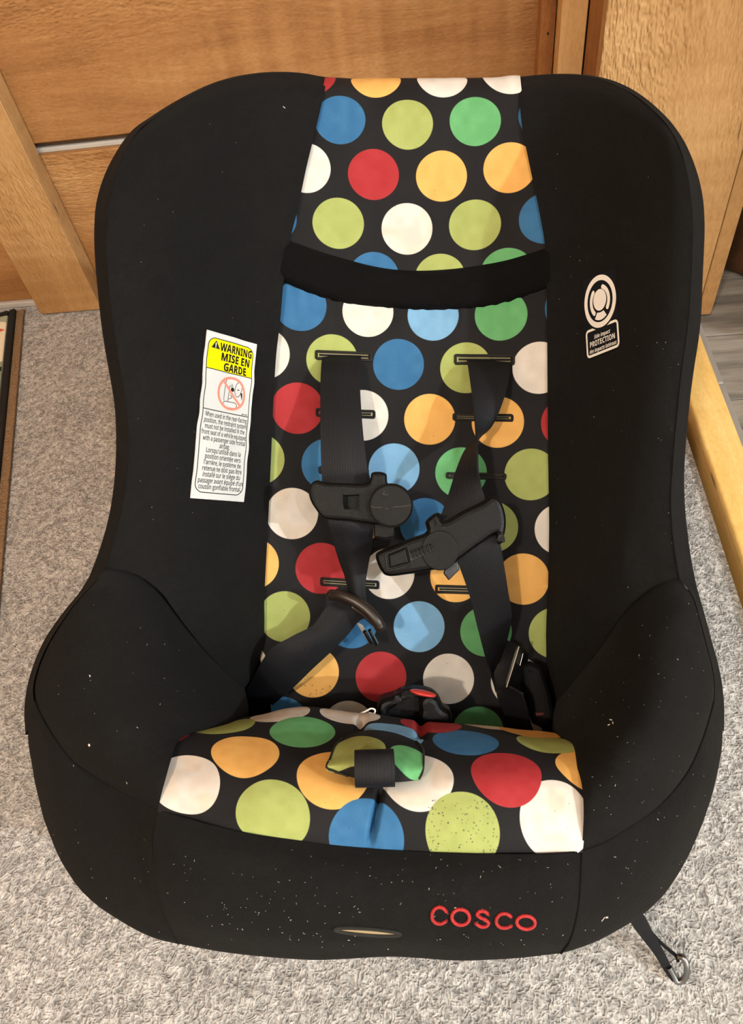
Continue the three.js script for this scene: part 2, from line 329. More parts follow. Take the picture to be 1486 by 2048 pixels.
  near(px, py) {   // as at(), else the closest vertex
    const b = this.at(px, py); if (b) return b; let k = 0, d = 1e9; this.px.forEach((q, i) => { const e = (q[0] - px) ** 2 + (q[1] - py) ** 2; if (e < d) { d = e; k = i; } });
    return { p: this.pos[k].clone(), n: this.nor[k].clone(), uv: this.uv[k].slice(), z: this.px[k][2] };
  }
}

// ------------------------------------------------------------------ seat materials
const weave = grey(512, 512, (i, j) => { const x = i / 512, y = j / 512; return 0.35 * (((i >> 1) + (j >> 1)) & 1) + 0.4 * vnoise(x * 160, y * 160, 160, 160, 70) + 0.25 * vnoise(x * 40, y * 40, 40, 40, 71); });
weave.repeat.set(1 / 0.12, 1 / 0.12);
const fuzzMap = tex(1024, 1024, (i, j, o) => {
  const x = i / 1024, y = j / 1024; const n = 0.5 * vnoise(x * 200, y * 200, 200, 200, 72) + 0.3 * vnoise(x * 50, y * 50, 50, 50, 73) + 0.2 * vnoise(x * 12, y * 12, 12, 12, 74);
  const hair = sstep(0.86, 0.97, vnoise(x * 60, y * 420, 60, 420, 75)) * 8;
  const v = 19 + (n - 0.5) * 10 + hair * 0.6; o[0] = v * 1.03; o[1] = v; o[2] = v * 0.99;
});
fuzzMap.repeat.set(1 / 0.25, 1 / 0.25);
const blackCloth = phys({ map: fuzzMap, bumpMap: weave, bumpScale: 0.0004, roughness: 0.95, specularIntensity: 0.25, sheen: 0.10, sheenRoughness: 0.55, sheenColor: new THREE.Color(0.30, 0.27, 0.25) });
const bandCloth = phys({ color: 0x0b0a0a, bumpMap: weave, bumpScale: 0.0005, roughness: 1, specularIntensity: 0.2, sheen: 0.06, sheenRoughness: 0.6, sheenColor: new THREE.Color(0.25, 0.22, 0.2) });
const webTex = grey(256, 256, (i, j) => { const x = (i % 16) / 16, y = ((j + Math.abs((i % 16) - 8)) % 8) / 8; return 0.6 * Math.sin(x * Math.PI) + 0.4 * Math.sin(y * Math.PI); });
webTex.repeat.set(1 / 0.03, 1 / 0.03);
const webbing = phys({ color: 0x0e0f13, bumpMap: webTex, bumpScale: 0.00014, roughness: 0.62, specularIntensity: 0.45, sheen: 0.10, sheenRoughness: 0.4, sheenColor: new THREE.Color(0.2, 0.22, 0.26) });
const blackPlastic = phys({ color: 0x080707, specularIntensity: 0.32, roughness: 0.42, bumpMap: grey(256, 256, (i, j) => vnoise(i / 2, j / 2, 128, 128, 77)), bumpScale: 0.0001 });
blackPlastic.bumpMap.repeat.set(40, 40);
const shellPlastic = std({ color: 0x0d0d0d, roughness: 0.6 });
const redPlastic = phys({ color: 0xc2352f, roughness: 0.35, clearcoat: 0.3 });
const steel = std({ color: 0xc9ccd0, metalness: 1, roughness: 0.25 });
const darkSteel = std({ color: 0x85888c, metalness: 1, roughness: 0.3 });
const blackThread = std({ color: 0x15130f, roughness: 0.9 });
const creamEdge = std({ color: 0x857b60, roughness: 0.95 });

// print of the dotted fabric: dots are circles of 20 mm radius in the flat cloth
const C = { b: [50, 100, 142], l: [114, 160, 196], g: [152, 162, 94], G: [92, 156, 102], y: [218, 166, 92], r: [154, 44, 48], w: [210, 203, 195] };
function dotPrint(surfaces, dots, rad, pad = 0.02, size = [1024, 2048], specks = []) {
  let u0 = 1e9, u1 = -1e9, v0 = 1e9, v1 = -1e9; for (const s of surfaces) for (const q of s.uv) { u0 = Math.min(u0, q[0]); u1 = Math.max(u1, q[0]); v0 = Math.min(v0, q[1]); v1 = Math.max(v1, q[1]); }
  u0 -= pad; u1 += pad; v0 -= pad; v1 += pad; const [w, h] = size, du = (u1 - u0) / w, dv = (v1 - v0) / h;
  const data = new Uint8Array(w * h * 4);
  const put = (k, r, g, b) => { data[k] = clamp(r, 0, 255); data[k + 1] = clamp(g, 0, 255); data[k + 2] = clamp(b, 0, 255); data[k + 3] = 255; };
  for (let j = 0; j < h; j++) for (let i = 0; i < w; i++) { const n = (hash(i, j, 5) - 0.5) * 8 + (vnoise(i / 90, j / 90, 400, 400, 6) - 0.5) * 8; put((j * w + i) * 4, 22 + n, 21 + n, 23 + n); }
  for (const d of dots) {
    const q = d.uv, c = C[d.c], r = d.r ?? rad;
    const i0 = Math.max(0, Math.floor((q[0] - r - u0) / du) - 2), i1 = Math.min(w - 1, Math.ceil((q[0] + r - u0) / du) + 2), j0 = Math.max(0, Math.floor((q[1] - r - v0) / dv) - 2), j1 = Math.min(h - 1, Math.ceil((q[1] + r - v0) / dv) + 2);
    for (let j = j0; j <= j1; j++) for (let i = i0; i <= i1; i++) {
      const e = Math.hypot(u0 + (i + 0.5) * du - q[0], v0 + (j + 0.5) * dv - q[1]), a = 1 - sstep(r - 0.00025, r + 0.00025, e); if (a <= 0) continue;
      const k = (j * w + i) * 4, n = (hash(i, j, 7) - 0.5) * 12 + (vnoise(i / 26, j / 26, 400, 400, 8) - 0.5) * (d.c === 'w' ? 16 : 10), m = 1 + 0.04 * ((((i >> 1) + (j >> 1)) & 1) - 0.5);
      const stain = d.c === 'w' ? sstep(0.55, 0.85, vnoise(i / 60, j / 60, 400, 400, 9)) * 14 : 0;
      put(k, data[k] * (1 - a) + (c[0] * m + n) * a, data[k + 1] * (1 - a) + (c[1] * m + n - stain * 0.5) * a, data[k + 2] * (1 - a) + (c[2] * m + n - stain) * a);
    }
  }
  for (const s of specks) {
    const i0 = (s[0] - u0) / du, j0 = (s[1] - v0) / dv, r = s[2] / du;
    for (let j = Math.floor(j0 - r - 1); j <= j0 + r + 1; j++) for (let i = Math.floor(i0 - r - 1); i <= i0 + r + 1; i++) { if (i < 0 || j < 0 || i >= w || j >= h) continue; const e = Math.hypot(i - i0, (j - j0) * dv / du), a = (1 - sstep(r * 0.5, r, e)) * s[3], k = (j * w + i) * 4; for (let c = 0; c < 3; c++) data[k + c] = data[k + c] * (1 - a) + 50 * a; }
  }
  const t = finish(new THREE.DataTexture(data, w, h), true); t.wrapS = t.wrapT = THREE.ClampToEdgeWrapping;
  for (const s of surfaces) s.uv = s.uv.map((q) => [(q[0] - u0) / (u1 - u0), (q[1] - v0) / (v1 - v0)]);
  return phys({ map: t, roughness: 0.78, specularIntensity: 0.4, sheen: 0.08, sheenRoughness: 0.6, sheenColor: new THREE.Color(0.2, 0.19, 0.18) });
}
const DOT = 51 * 0.58 / FOCAL;

// ------------------------------------------------------------------ back pads
const flat = (p) => { const r = p.clone().sub(camera.position); return [r.dot(camRight), r.dot(camUp)]; };
const across = (L, Rr, zl, zm, zr, sag = 0) => [0, 0.25, 0.5, 0.75, 1].map((k) => { const q = 4 * k * (1 - k); return [L[0] + (Rr[0] - L[0]) * k, L[1] + (Rr[1] - L[1]) * k + sag * q, (k < 0.5 ? zl + (zm - zl) * q : zr + (zm - zr) * q)]; });
const ripple = (p, a) => { const q = flat(p); return a * (vnoise(q[0] * 26 + 50, q[1] * 26 + 50, 999, 999, 31) - 0.5) + a * 0.5 * (vnoise(q[0] * 70 + 50, q[1] * 60 + 50, 999, 999, 32) - 0.5); };
const bandTopY = spline([[560, 470, 0], [640, 498, 0], [700, 519, 0], [770, 535, 0], [850, 539, 0], [930, 533, 0], [1010, 518, 0], [1100, 490, 0]]);
const bandBotY = spline([[560, 562, 0], [620, 588, 0], [690, 607, 0], [770, 616, 0], [860, 621, 0], [940, 619, 0], [1020, 605, 0], [1100, 576, 0]]);
const headPad = new Surface(gridFn([
  across([650, 215], [1042, 215], 0.640, 0.640, 0.640),
  across([648, 168], [1042, 168], 0.622, 0.622, 0.620),
  across([650, 156], [1040, 154], 0.600, 0.600, 0.598, 3),
  across([646, 176], [1042, 174], 0.584, 0.585, 0.583),
  across([628, 240], [1050, 240], 0.578, 0.580, 0.577),
  across([606, 330], [1066, 330], 0.574, 0.580, 0.573),
  across([586, 420], [1086, 420], 0.571, 0.581, 0.570),
  across([566, 500], [1098, 515], 0.568, 0.582, 0.567, 45),
  across([560, 530], [1100, 545], 0.569, 0.584, 0.568, 45),
], false), 48, 64, { uv: flat, push: (s, t, p) => ripple(p, 0.0022) });
const backPad = new Surface(gridFn([
  across([556, 535], [1104, 545], 0.571, 0.585, 0.570, 35),
  across([552, 600], [1104, 600], 0.570, 0.582, 0.569, 20),
  across([545, 680], [1104, 680], 0.570, 0.580, 0.569),
  across([535, 800], [1106, 800], 0.571, 0.580, 0.570),
  across([529, 930], [1108, 930], 0.572, 0.580, 0.571),
  across([524, 1060], [1110, 1060], 0.573, 0.580, 0.572),
  across([519, 1190], [1106, 1190], 0.575, 0.580, 0.574),
  across([519, 1310], [1098, 1310], 0.577, 0.581, 0.577),
  across([540, 1400], [1090, 1400], 0.579, 0.582, 0.579),
  across([548, 1490], [1080, 1500], 0.585, 0.586, 0.585),
], false), 64, 96, { uv: flat, push: (s, t, p) => { const q = toPx(p), e = sstep(110, 0, q[1] - 590); return ripple(p, 0.0030) + e * 0.0014 * Math.sin(q[0] / 4.3) * vnoise(q[0] / 30, 3, 999, 9, 4); } });
const backDots = [
  ['y', 752, 142], ['w', 887, 142], ['w', 1022, 137], ['r', 619, 140], ['b', 680, 241, 51], ['g', 815, 248], ['G', 950, 243], ['b', 1086, 238], ['w', 611, 343], ['r', 747, 350], ['y', 883, 352], ['y', 1017, 341], ['g', 677, 450], ['w', 814, 457], ['g', 949, 451], ['b', 545, 447], ['b', 1085, 448], ['b', 748, 556], ['g', 880, 558], ['G', 1010, 553],
  ['b', 603, 616], ['w', 736, 624], ['l', 866, 631], ['G', 999, 634], ['b', 1133, 627], ['w', 531, 713], ['g', 665, 722], ['b', 797, 729], ['g', 931, 737], ['w', 1072, 741], ['r', 597, 819], ['w', 726, 831], ['y', 859, 839], ['y', 993, 846], ['r', 1127, 850],
  ['g', 520, 920], ['b', 655, 929], ['l', 788, 938], ['G', 921, 946], ['g', 1057, 950], ['w', 586, 1027], ['y', 716, 1036], ['b', 850, 1047], ['g', 983, 1054], ['w', 1116, 1058], ['y', 509, 1126], ['r', 643, 1136], ['w', 778, 1147], ['y', 911, 1153], ['y', 1044, 1157],
  ['g', 570, 1232], ['b', 704, 1246], ['l', 838, 1253], ['G', 971, 1262], ['g', 1106, 1264], ['w', 485, 1330], ['y', 627, 1344], ['r', 762, 1354], ['w', 897, 1358], ['w', 1032, 1362], ['b', 565, 1443], ['w', 697, 1452], ['y', 830, 1460], ['G', 957, 1464], ['w', 1090, 1466],
].map(([c, x, y, r]) => ({ c, uv: flat(P(x, y, y < 500 ? 0.580 : 0.581)) }));
const brownSpecks = []; for (let k = 0; k < 16; k++) brownSpecks.push([...flat(P(R(600, 670), R(1350, 1392), 0.58)), R(0.0003, 0.0008), 0.55]);
for (let k = 0; k < 60; k++) brownSpecks.push([...flat(P(R(540, 1090), R(200, 1400), 0.58)), R(0.0002, 0.0006), R(0.2, 0.5)]);
const backPrint = dotPrint([headPad, backPad], backDots, DOT, 0.01, [1024, 2048], brownSpecks);
part('head_pad', headPad.geo(), backPrint, seat, 'polka dot upper back pad');
part('back_pad', backPad.geo(), backPrint, seat, 'polka dot lower back pad');
{
  const rows = [[0, 0.006], [0.12, 0.004], [0.5, 0.0025], [0.88, 0.004], [1, 0.007]].map(([k, dz], n) => [0, 0.2, 0.4, 0.6, 0.8, 1].map((s) => {
    const a = bandTopY(s), b = bandBotY(s), x = a[0] + (b[0] - a[0]) * k, y = a[1] + (b[1] - a[1]) * k, q = 4 * s * (1 - s);
    return [x, y, 0.564 + 0.013 * q + (n === 0 || n === 4 ? 0.006 : dz - 0.004)];
  }));
  const band = new Surface(gridFn(rows), 48, 14, { push: (s, t, p) => ripple(p, 0.0012) });
  part('pad_band', band.geo(0.0015), bandCloth, seat, 'black elastic band across the back pad');
}

// ------------------------------------------------------------------ wings
const bolster = (a) => (s, t) => a * Math.sin(Math.PI * Math.pow(clamp(s), 1.5)) * (0.35 + 0.65 * Math.sin(Math.PI * clamp(t * 0.9 + 0.05)));
const wingSag = (p, a) => a * (vnoise(p.x * 22 + 40, p.y * 22 + p.z * 15 + 40, 999, 999, 41) - 0.5);
const leftTop = [[655, 157, 0.5985], [610, 150, 0.590], [560, 147, 0.580], [500, 151, 0.562], [430, 168, 0.538], [360, 202, 0.512], [305, 238, 0.490], [268, 272, 0.474]];
const leftOut = [[268, 272, 0.474], [247, 308, 0.467], [231, 352, 0.462], [219, 398, 0.459], [213, 445, 0.457], [213, 505, 0.455], [218, 570, 0.454], [228, 660, 0.454], [239, 730, 0.454], [252, 805, 0.455], [257, 870, 0.456], [254, 960, 0.458], [240, 1035, 0.460], [224, 1092, 0.462], [211, 1138, 0.464]];
const leftIn = [[655, 157, 0.5985], [648, 185, 0.580], [634, 245, 0.5745], [612, 335, 0.5705], [594, 420, 0.568], [577, 490, 0.566], [567, 560, 0.566], [560, 640, 0.566], [552, 710, 0.566], [547, 790, 0.567], [541, 920, 0.568], [534, 1060, 0.570], [527, 1190, 0.572], [522, 1300, 0.575], [508, 1345, 0.577], [488, 1376, 0.572]];
const leftCrease = [[211, 1138, 0.464], [240, 1140, 0.470], [268, 1147, 0.476], [296, 1162, 0.483], [322, 1184, 0.490], [350, 1223, 0.500], [378, 1262, 0.511], [408, 1300, 0.523], [446, 1338, 0.542], [488, 1376, 0.572]];
const rev = (a) => a.slice().reverse();
const leftWing = new Surface(coonsFn(leftTop, rev(leftCrease), leftIn, leftOut, bolster(0.016)), 44, 90, { push: (s, t, p) => wingSag(p, 0.004) });
part('wing_cover', leftWing.geo(), blackCloth, seat, 'black side wing cover carrying the warning label');
const rightTop = [[1036, 156, 0.5965], [1080, 151, 0.588], [1125, 150, 0.576], [1185, 156, 0.556], [1236, 172, 0.534], [1285, 202, 0.510], [1323, 238, 0.488], [1350, 272, 0.474]];
const rightOut = [[1350, 272, 0.474], [1364, 310, 0.467], [1376, 352, 0.462], [1382, 395, 0.459], [1386, 440, 0.457], [1385, 505, 0.455], [1382, 570, 0.454], [1375, 660, 0.454], [1368, 710, 0.454], [1357, 800, 0.455], [1351, 865, 0.456], [1345, 940, 0.458], [1342, 1000, 0.459], [1344, 1050, 0.460], [1351, 1110, 0.462], [1360, 1160, 0.464]];
const rightIn = [[1036, 156, 0.5965], [1038, 185, 0.580], [1043, 245, 0.5735], [1060, 335, 0.5695], [1078, 420, 0.567], [1090, 490, 0.565], [1093, 575, 0.565], [1094, 640, 0.565], [1095, 770, 0.566], [1096, 900, 0.567], [1098, 1060, 0.569], [1096, 1160, 0.571], [1092, 1290, 0.574], [1096, 1355, 0.576], [1112, 1404, 0.571]];
const rightCrease = [[1360, 1160, 0.464], [1328, 1162, 0.470], [1295, 1180, 0.479], [1262, 1208, 0.488], [1234, 1244, 0.499], [1205, 1289, 0.511], [1173, 1329, 0.525], [1139, 1373, 0.546], [1112, 1404, 0.571]];
const rightWing = new Surface(coonsFn(rightTop, rev(rightCrease), rightIn, rightOut, bolster(0.016)), 44, 90, { push: (s, t, p) => wingSag(p, 0.004) });
part('wing_cover', rightWing.geo(), blackCloth, seat, 'black side wing cover carrying the side impact patch');

// rolled edge that goes over the rim and behind: ridge -> silhouette -> back
function rolled(name, ridge, sil, back, nu = 90) {
  const n = 26, a = spline(ridge), b = spline(sil), c = spline(back), row = (f) => Array.from({ length: n }, (_, i) => f(i / (n - 1)));
  const A = row(a), B = row(b), D = row(c), mid = (p, q, k, dz) => p.map((v, i) => { const o = v.map((x, m) => x + (q[i][m] - x) * k); o[2] += dz; return o; });
  const s = new Surface(gridFn([A, mid(A, B, 0.62, -0.0015), B, mid(B, D, 0.4, 0.003), D], false), nu, 12);
  part(name, s.geo(), blackCloth, seat); return s;
}
const silL = [[655, 157], [610, 148], [560, 145], [500, 149], [430, 166], [360, 199], [300, 236], [255, 271], [230, 308], [209, 350], [195, 392], [189, 442], [189, 503], [194, 566], [204, 660], [215, 728], [228, 802], [232, 866], [227, 974], [217, 1036], [199, 1099], [180, 1150]];
const zL = [0.612, 0.605, 0.595, 0.577, 0.553, 0.527, 0.505, 0.489, 0.482, 0.477, 0.474, 0.472, 0.470, 0.469, 0.469, 0.470, 0.470, 0.471, 0.473, 0.476, 0.478, 0.480];
const inset = (a, cx, cy, k, z, dz) => a.map(([x, y], i) => [x + (cx - x) * k, y + (cy - y) * k, z[i] + dz]);
rolled('edge_binding', [...leftTop.slice(0, -1), ...leftOut], silL.map(([x, y], i) => [x, y, zL[i]]), inset(silL, 700, 1000, 0.06, zL, 0.045));
const silR = [[1036, 155], [1093, 150], [1143, 149], [1198, 155], [1243, 169], [1293, 199], [1334, 237], [1364, 274], [1381, 310], [1396, 350], [1405, 390], [1409, 435], [1408, 500], [1405, 565], [1400, 660], [1393, 705], [1380, 800], [1374, 864], [1369, 934], [1369, 993], [1373, 1045], [1381, 1110], [1394, 1176]];
const zR = [0.610, 0.600, 0.586, 0.566, 0.544, 0.520, 0.500, 0.487, 0.482, 0.477, 0.474, 0.472, 0.470, 0.469, 0.469, 0.470, 0.470, 0.471, 0.473, 0.475, 0.477, 0.478, 0.479];
rolled('edge_binding', [...rightTop.slice(0, -1), ...rightOut], silR.map(([x, y], i) => [x, y, zR[i]]), inset(silR, 820, 1000, 0.06, zR, 0.045));

// ------------------------------------------------------------------ arm pads and front panels
const puff = (a) => (s, t) => a * Math.pow(Math.max(0, Math.sin(Math.PI * s) * Math.sin(Math.PI * t)), 0.7);
const armLOut = [[211, 1138, 0.464], [188, 1166, 0.463], [160, 1195, 0.462], [126, 1240, 0.460], [94, 1292, 0.458], [74, 1340, 0.457], [66, 1378, 0.456], [68, 1402, 0.455]], armLTip = [[79, 1428, 0.4535]];
const armLSeam = [[68, 1402, 0.455], [79, 1428, 0.452], [102, 1468, 0.447], [143, 1521, 0.440], [177, 1547, 0.434], [226, 1577, 0.425], [272, 1600, 0.414], [317, 1621, 0.402]];
const armLIn = [[488, 1376, 0.572], [494, 1398, 0.552], [495, 1432, 0.520], [440, 1458, 0.472], [384, 1466, 0.446], [356, 1482, 0.432], [341, 1520, 0.418], [330, 1560, 0.407], [317, 1621, 0.402]];
const leftArm = new Surface(coonsFn(leftCrease, armLSeam, armLOut, armLIn, puff(0.026)), 48, 40, { push: (s, t, p) => wingSag(p, 0.003) });
part('arm_pad', leftArm.geo(), blackCloth, seat, 'black arm pad on the warning label side');
const armROut = [[1360, 1160, 0.464], [1384, 1190, 0.463], [1400, 1238, 0.461], [1413, 1288, 0.459], [1424, 1330, 0.458], [1430, 1375, 0.456], [1428, 1404, 0.455]], armRTip = [[1418, 1441, 0.4515]];
const armRSeam = [[1428, 1404, 0.455], [1418, 1441, 0.450], [1403, 1487, 0.444], [1381, 1537, 0.436], [1352, 1578, 0.428], [1308, 1622, 0.420], [1257, 1656, 0.412], [1200, 1690, 0.405], [1164, 1703, 0.400]];
const armRIn = [[1112, 1404, 0.571], [1105, 1437, 0.535], [1109, 1470, 0.490], [1146, 1493, 0.446], [1153, 1530, 0.424], [1163, 1570, 0.410], [1167, 1620, 0.402], [1166, 1665, 0.399], [1164, 1703, 0.400]];
const rightArm = new Surface(coonsFn(rightCrease, armRSeam, armROut, armRIn, puff(0.026)), 48, 40, { push: (s, t, p) => wingSag(p, 0.003) });
part('arm_pad', rightArm.geo(), blackCloth, seat, 'black arm pad on the threshold side');
const silArmL = [[180, 1150], [162, 1180], [124, 1228], [87, 1283], [66, 1332], [53, 1381], [48.5, 1419], [51, 1470]], zAL = [0.480, 0.479, 0.478, 0.476, 0.474, 0.472, 0.472, 0.471];
rolled('edge_binding', [...armLOut, ...armLTip], silArmL.map(([x, y], i) => [x, y, zAL[i]]), inset(silArmL, 620, 1250, 0.08, zAL, 0.045), 50);
const silArmR = [[1394, 1176], [1410, 1232], [1424, 1285], [1436, 1328], [1445, 1374], [1448.5, 1416], [1448, 1462]], zAR = [0.479, 0.478, 0.476, 0.474, 0.472, 0.472, 0.471];
rolled('edge_binding', [...armROut, ...armRTip], silArmR.map(([x, y], i) => [x, y, zAR[i]]), inset(silArmR, 880, 1250, 0.08, zAR, 0.045), 50);
function frontPanel(seam, seamLip, outer, zo, cx, label) {
  // rows run from the lip seam to the arm tip; columns from the arm seam out over the edge and underneath
  const a = spline(seam), b = spline(outer.map(([x, y], i) => [x, y, zo[i]])), lip = spline(seamLip), n = 9, rows = [];
  for (let i = 0; i < n; i++) {
    const k = i / (n - 1), p = a(k), q = b(k), blend = Math.max(0, 1 - k * 3.2), row = [];
    for (const e of [0, 0.15, 0.4, 0.7, 0.9, 1]) {
      const l = lip(e), m = [0, 1, 2].map((c) => p[c] + (q[c] - p[c]) * e); m[2] -= 0.012 * Math.sin(Math.PI * e) * Math.sin(Math.PI * Math.min(1, k * 0.9 + 0.15));
      m[2] -= 0.006 * Math.pow(e, 3) - 0.006 * Math.pow(e, 12);
      row.push([0, 1, 2].map((c) => m[c] * (1 - blend) + l[c] * blend));
    }
    const f = row[5]; row.push([f[0] + (cx - f[0]) * 0.035, f[1] + (1420 - f[1]) * 0.035, f[2] + 0.018], [f[0] + (cx - f[0]) * 0.10, f[1] + (1420 - f[1]) * 0.10, f[2] + 0.05]);
    rows.push(row);
  }
  const s = new Surface(gridFn(rows), 40, 50, { push: (u, t, p) => wingSag(p, 0.003) });
  part('front_side_panel', s.geo(), blackCloth, seat, label); return s;
}
const lipL = [[317, 1621, 0.402], [309, 1660, 0.398], [308, 1710, 0.397], [313, 1765, 0.399], [328, 1825, 0.405], [356, 1887, 0.420]];
const lipR = [[1164, 1703, 0.400], [1162, 1745, 0.397], [1160, 1785, 0.397], [1154, 1835, 0.400], [1139, 1885, 0.408], [1122, 1907, 0.418]];
const panelL = frontPanel(rev(armLSeam), lipL, [[356, 1887], [290, 1875], [225, 1840], [165, 1786], [115, 1715], [84, 1640], [67, 1575], [55, 1510], [49, 1455], [48, 1419]], [0.420, 0.426, 0.434, 0.442, 0.450, 0.456, 0.461, 0.465, 0.469, 0.471], 740, 'black front side panel below the label side arm');
const panelR = frontPanel(rev(armRSeam), lipR, [[1122, 1907], [1173, 1894], [1218, 1872], [1273, 1841], [1318, 1801], [1358, 1750], [1389, 1690], [1415, 1627], [1434, 1560], [1445, 1500], [1449, 1455], [1449, 1416]], [0.418, 0.422, 0.427, 0.433, 0.439, 0.445, 0.451, 0.457, 0.462, 0.466, 0.469, 0.471], 760, 'black front side panel below the threshold side arm');

// ------------------------------------------------------------------ seat pad and front lip
const padFront = [[317, 1621, 0.402], [380, 1640, 0.396], [470, 1663, 0.392], [600, 1684, 0.391], [740, 1699, 0.392], [880, 1707, 0.392], [1020, 1710, 0.393], [1110, 1708, 0.396], [1164, 1703, 0.400]];
const pr = (pts) => pts;
const seatPad = new Surface(gridFn([
  pr([[500, 1490, 0.600], [620, 1490, 0.605], [760, 1495, 0.605], [920, 1500, 0.605], [1100, 1510, 0.600]]),
  pr([[492, 1462, 0.560], [610, 1440, 0.552], [755, 1452, 0.550], [920, 1462, 0.550], [1110, 1488, 0.545]]),
  pr([[489, 1440, 0.515], [612, 1412, 0.505], [755, 1431, 0.500], [915, 1446, 0.500], [1108, 1470, 0.495]]),
  pr([[440, 1452, 0.482], [592, 1428, 0.476], [755, 1444, 0.474], [935, 1456, 0.474], [1124, 1480, 0.470]]),
  pr([[382, 1464, 0.452], [572, 1462, 0.450], [755, 1470, 0.450], [950, 1480, 0.450], [1146, 1492, 0.448]]),
  pr([[352, 1484, 0.436], [560, 1500, 0.428], [752, 1505, 0.427], [956, 1512, 0.428], [1155, 1520, 0.430]]),
  pr([[338, 1520, 0.424], [551, 1545, 0.409], [750, 1552, 0.408], [958, 1556, 0.409], [1161, 1556, 0.418]]),
  pr([[328, 1562, 0.411], [544, 1595, 0.398], [748, 1605, 0.398], [958, 1610, 0.399], [1166, 1612, 0.408]]),
  pr([[320, 1602, 0.404], [540, 1645, 0.392], [744, 1660, 0.393], [956, 1668, 0.393], [1167, 1668, 0.401]]),
  pr([[316, 1625, 0.4015], [536, 1676, 0.3905], [740, 1700, 0.392], [952, 1711, 0.3925], [1165, 1705, 0.399]]),
], false), 190, 120, {
  uv: (p, u, v, s, t, mean) => [flat(p)[0], -mean(t)],
  push: (s, t, p) => {
    const q = toPx(p); let d = ripple(p, 0.003);
    const cx = 757 - (q[1] - 1600) * 0.19 - 0; if (q[1] > 1555) d -= 0.010 * Math.exp(-(((q[0] - cx) / 5.5) ** 2)) * sstep(1555, 1590, q[1]) * sstep(1705, 1650, q[1]);     // sewn centre crease
    d -= 0.006 * Math.exp(-(((q[0] - 752) / 85) ** 2 + ((q[1] - 1545) / 34) ** 2));                                    // hollow round the crotch strap
    if (q[1] < 1475) d -= 0.004 * (Math.exp(-(((q[0] - 722) / 9) ** 2)) + Math.exp(-(((q[0] - 842) / 9) ** 2))) * sstep(1420, 1445, q[1]);
    return d;
  },
});
const seatDots = [['w', 560, 1424], ['g', 447, 1452], ['w', 700, 1429], ['G', 605, 1462], ['y', 490, 1506], ['w', 371, 1566], ['g', 545, 1632], ['y', 666, 1552], ['w', 835, 1558], ['b', 733, 1678], ['g', 926, 1664], ['w', 1112, 1640], ['r', 1013, 1544], ['y', 1187, 1524], ['b', 931, 1482], ['g', 1100, 1484], ['l', 782, 1469], ['r', 862, 1449], ['w', 985, 1447], ['r', 352, 1474, -0.015, 0.010], ['y', 1060, 1464]]
  .map(([c, x, y, du = 0, dv = 0]) => { const b = seatPad.near(x, y); b.uv[0] += du; b.uv[1] += dv; if (x > 1165) b.uv[0] += (x - 1165) * 0.42 / FOCAL; return { c, uv: b.uv }; });
const gs = []; for (let k = 0; k < 130; k++) { const b = seatPad.at(R(856, 996), R(1600, 1706)); if (b) gs.push([b.uv[0], b.uv[1], R(0.0002, 0.00055), R(0.35, 0.9)]); }
for (let k = 0; k < 40; k++) { const b = seatPad.at(R(340, 1150), R(1470, 1700)); if (b) gs.push([b.uv[0], b.uv[1], R(0.0002, 0.0005), 0.4]); }
const seatPrint = dotPrint([seatPad], seatDots, DOT, 0.005, [1536, 1536], gs);
part('seat_pad', seatPad.geo(), seatPrint, seat, 'polka dot seat cushion cover');
const lipRows = [padFront.map(([x, y, z]) => [x, y, z])];
const lipBot = [[356, 1887, 0.420], [450, 1903, 0.414], [560, 1913, 0.410], [680, 1918, 0.408], [780, 1919, 0.408], [880, 1918, 0.408], [970, 1915, 0.409], [1060, 1914, 0.412], [1122, 1907, 0.418]];
const lip = new Surface((s, t) => {
  if (!lipRows.f) { const c = coonsFn(padFront, lipBot, lipL, lipR, (a, b) => 0.010 * Math.sin(Math.PI * b) * Math.pow(Math.sin(Math.PI * a), 0.5)); lipRows.f = c; }
  if (t <= 0.8) return lipRows.f(s, t / 0.8);
  const f = lipRows.f(s, 1), k = (t - 0.8) / 0.2; return [f[0] + (740 - f[0]) * 0.08 * k, f[1] + 1.5 * Math.sin(Math.PI * k) - 60 * k * k, f[2] + 0.055 * k];
}, 60, 40, { push: (s, t, p) => wingSag(p, 0.003) });
part('front_lip', lip.geo(), blackCloth, seat, 'black front lip panel with red lettering');

// ------------------------------------------------------------------ seams: thin stitched ridges
function tube(pts, r, mat, name, parent = seat, label, closed = false, seg = 0, flatten) {
  const c = new THREE.CatmullRomCurve3(pts, closed, 'centripetal'); const g = new THREE.TubeGeometry(c, seg || pts.length * 5, r, 8, closed); return part(name, g, mat, parent, label);
}
const onto = (surf, px, py, lift) => { const b = surf.near(px, py); return b.p.addScaledVector(b.n, lift); };
for (const [c, s] of [[armLSeam, panelL], [armRSeam, panelR], [lipL.slice(0, 6), lip], [lipR.slice(0, 6), lip], [padFront, seatPad]]) tube(c.map((q) => P(q[0], q[1], q[2] - 0.0002)), 0.0006, blackCloth, 'seam');
for (const c of [leftCrease, rightCrease]) tube(c.map((q) => P(q[0], q[1], q[2] - 0.0002)), 0.001, blackCloth, 'seam');

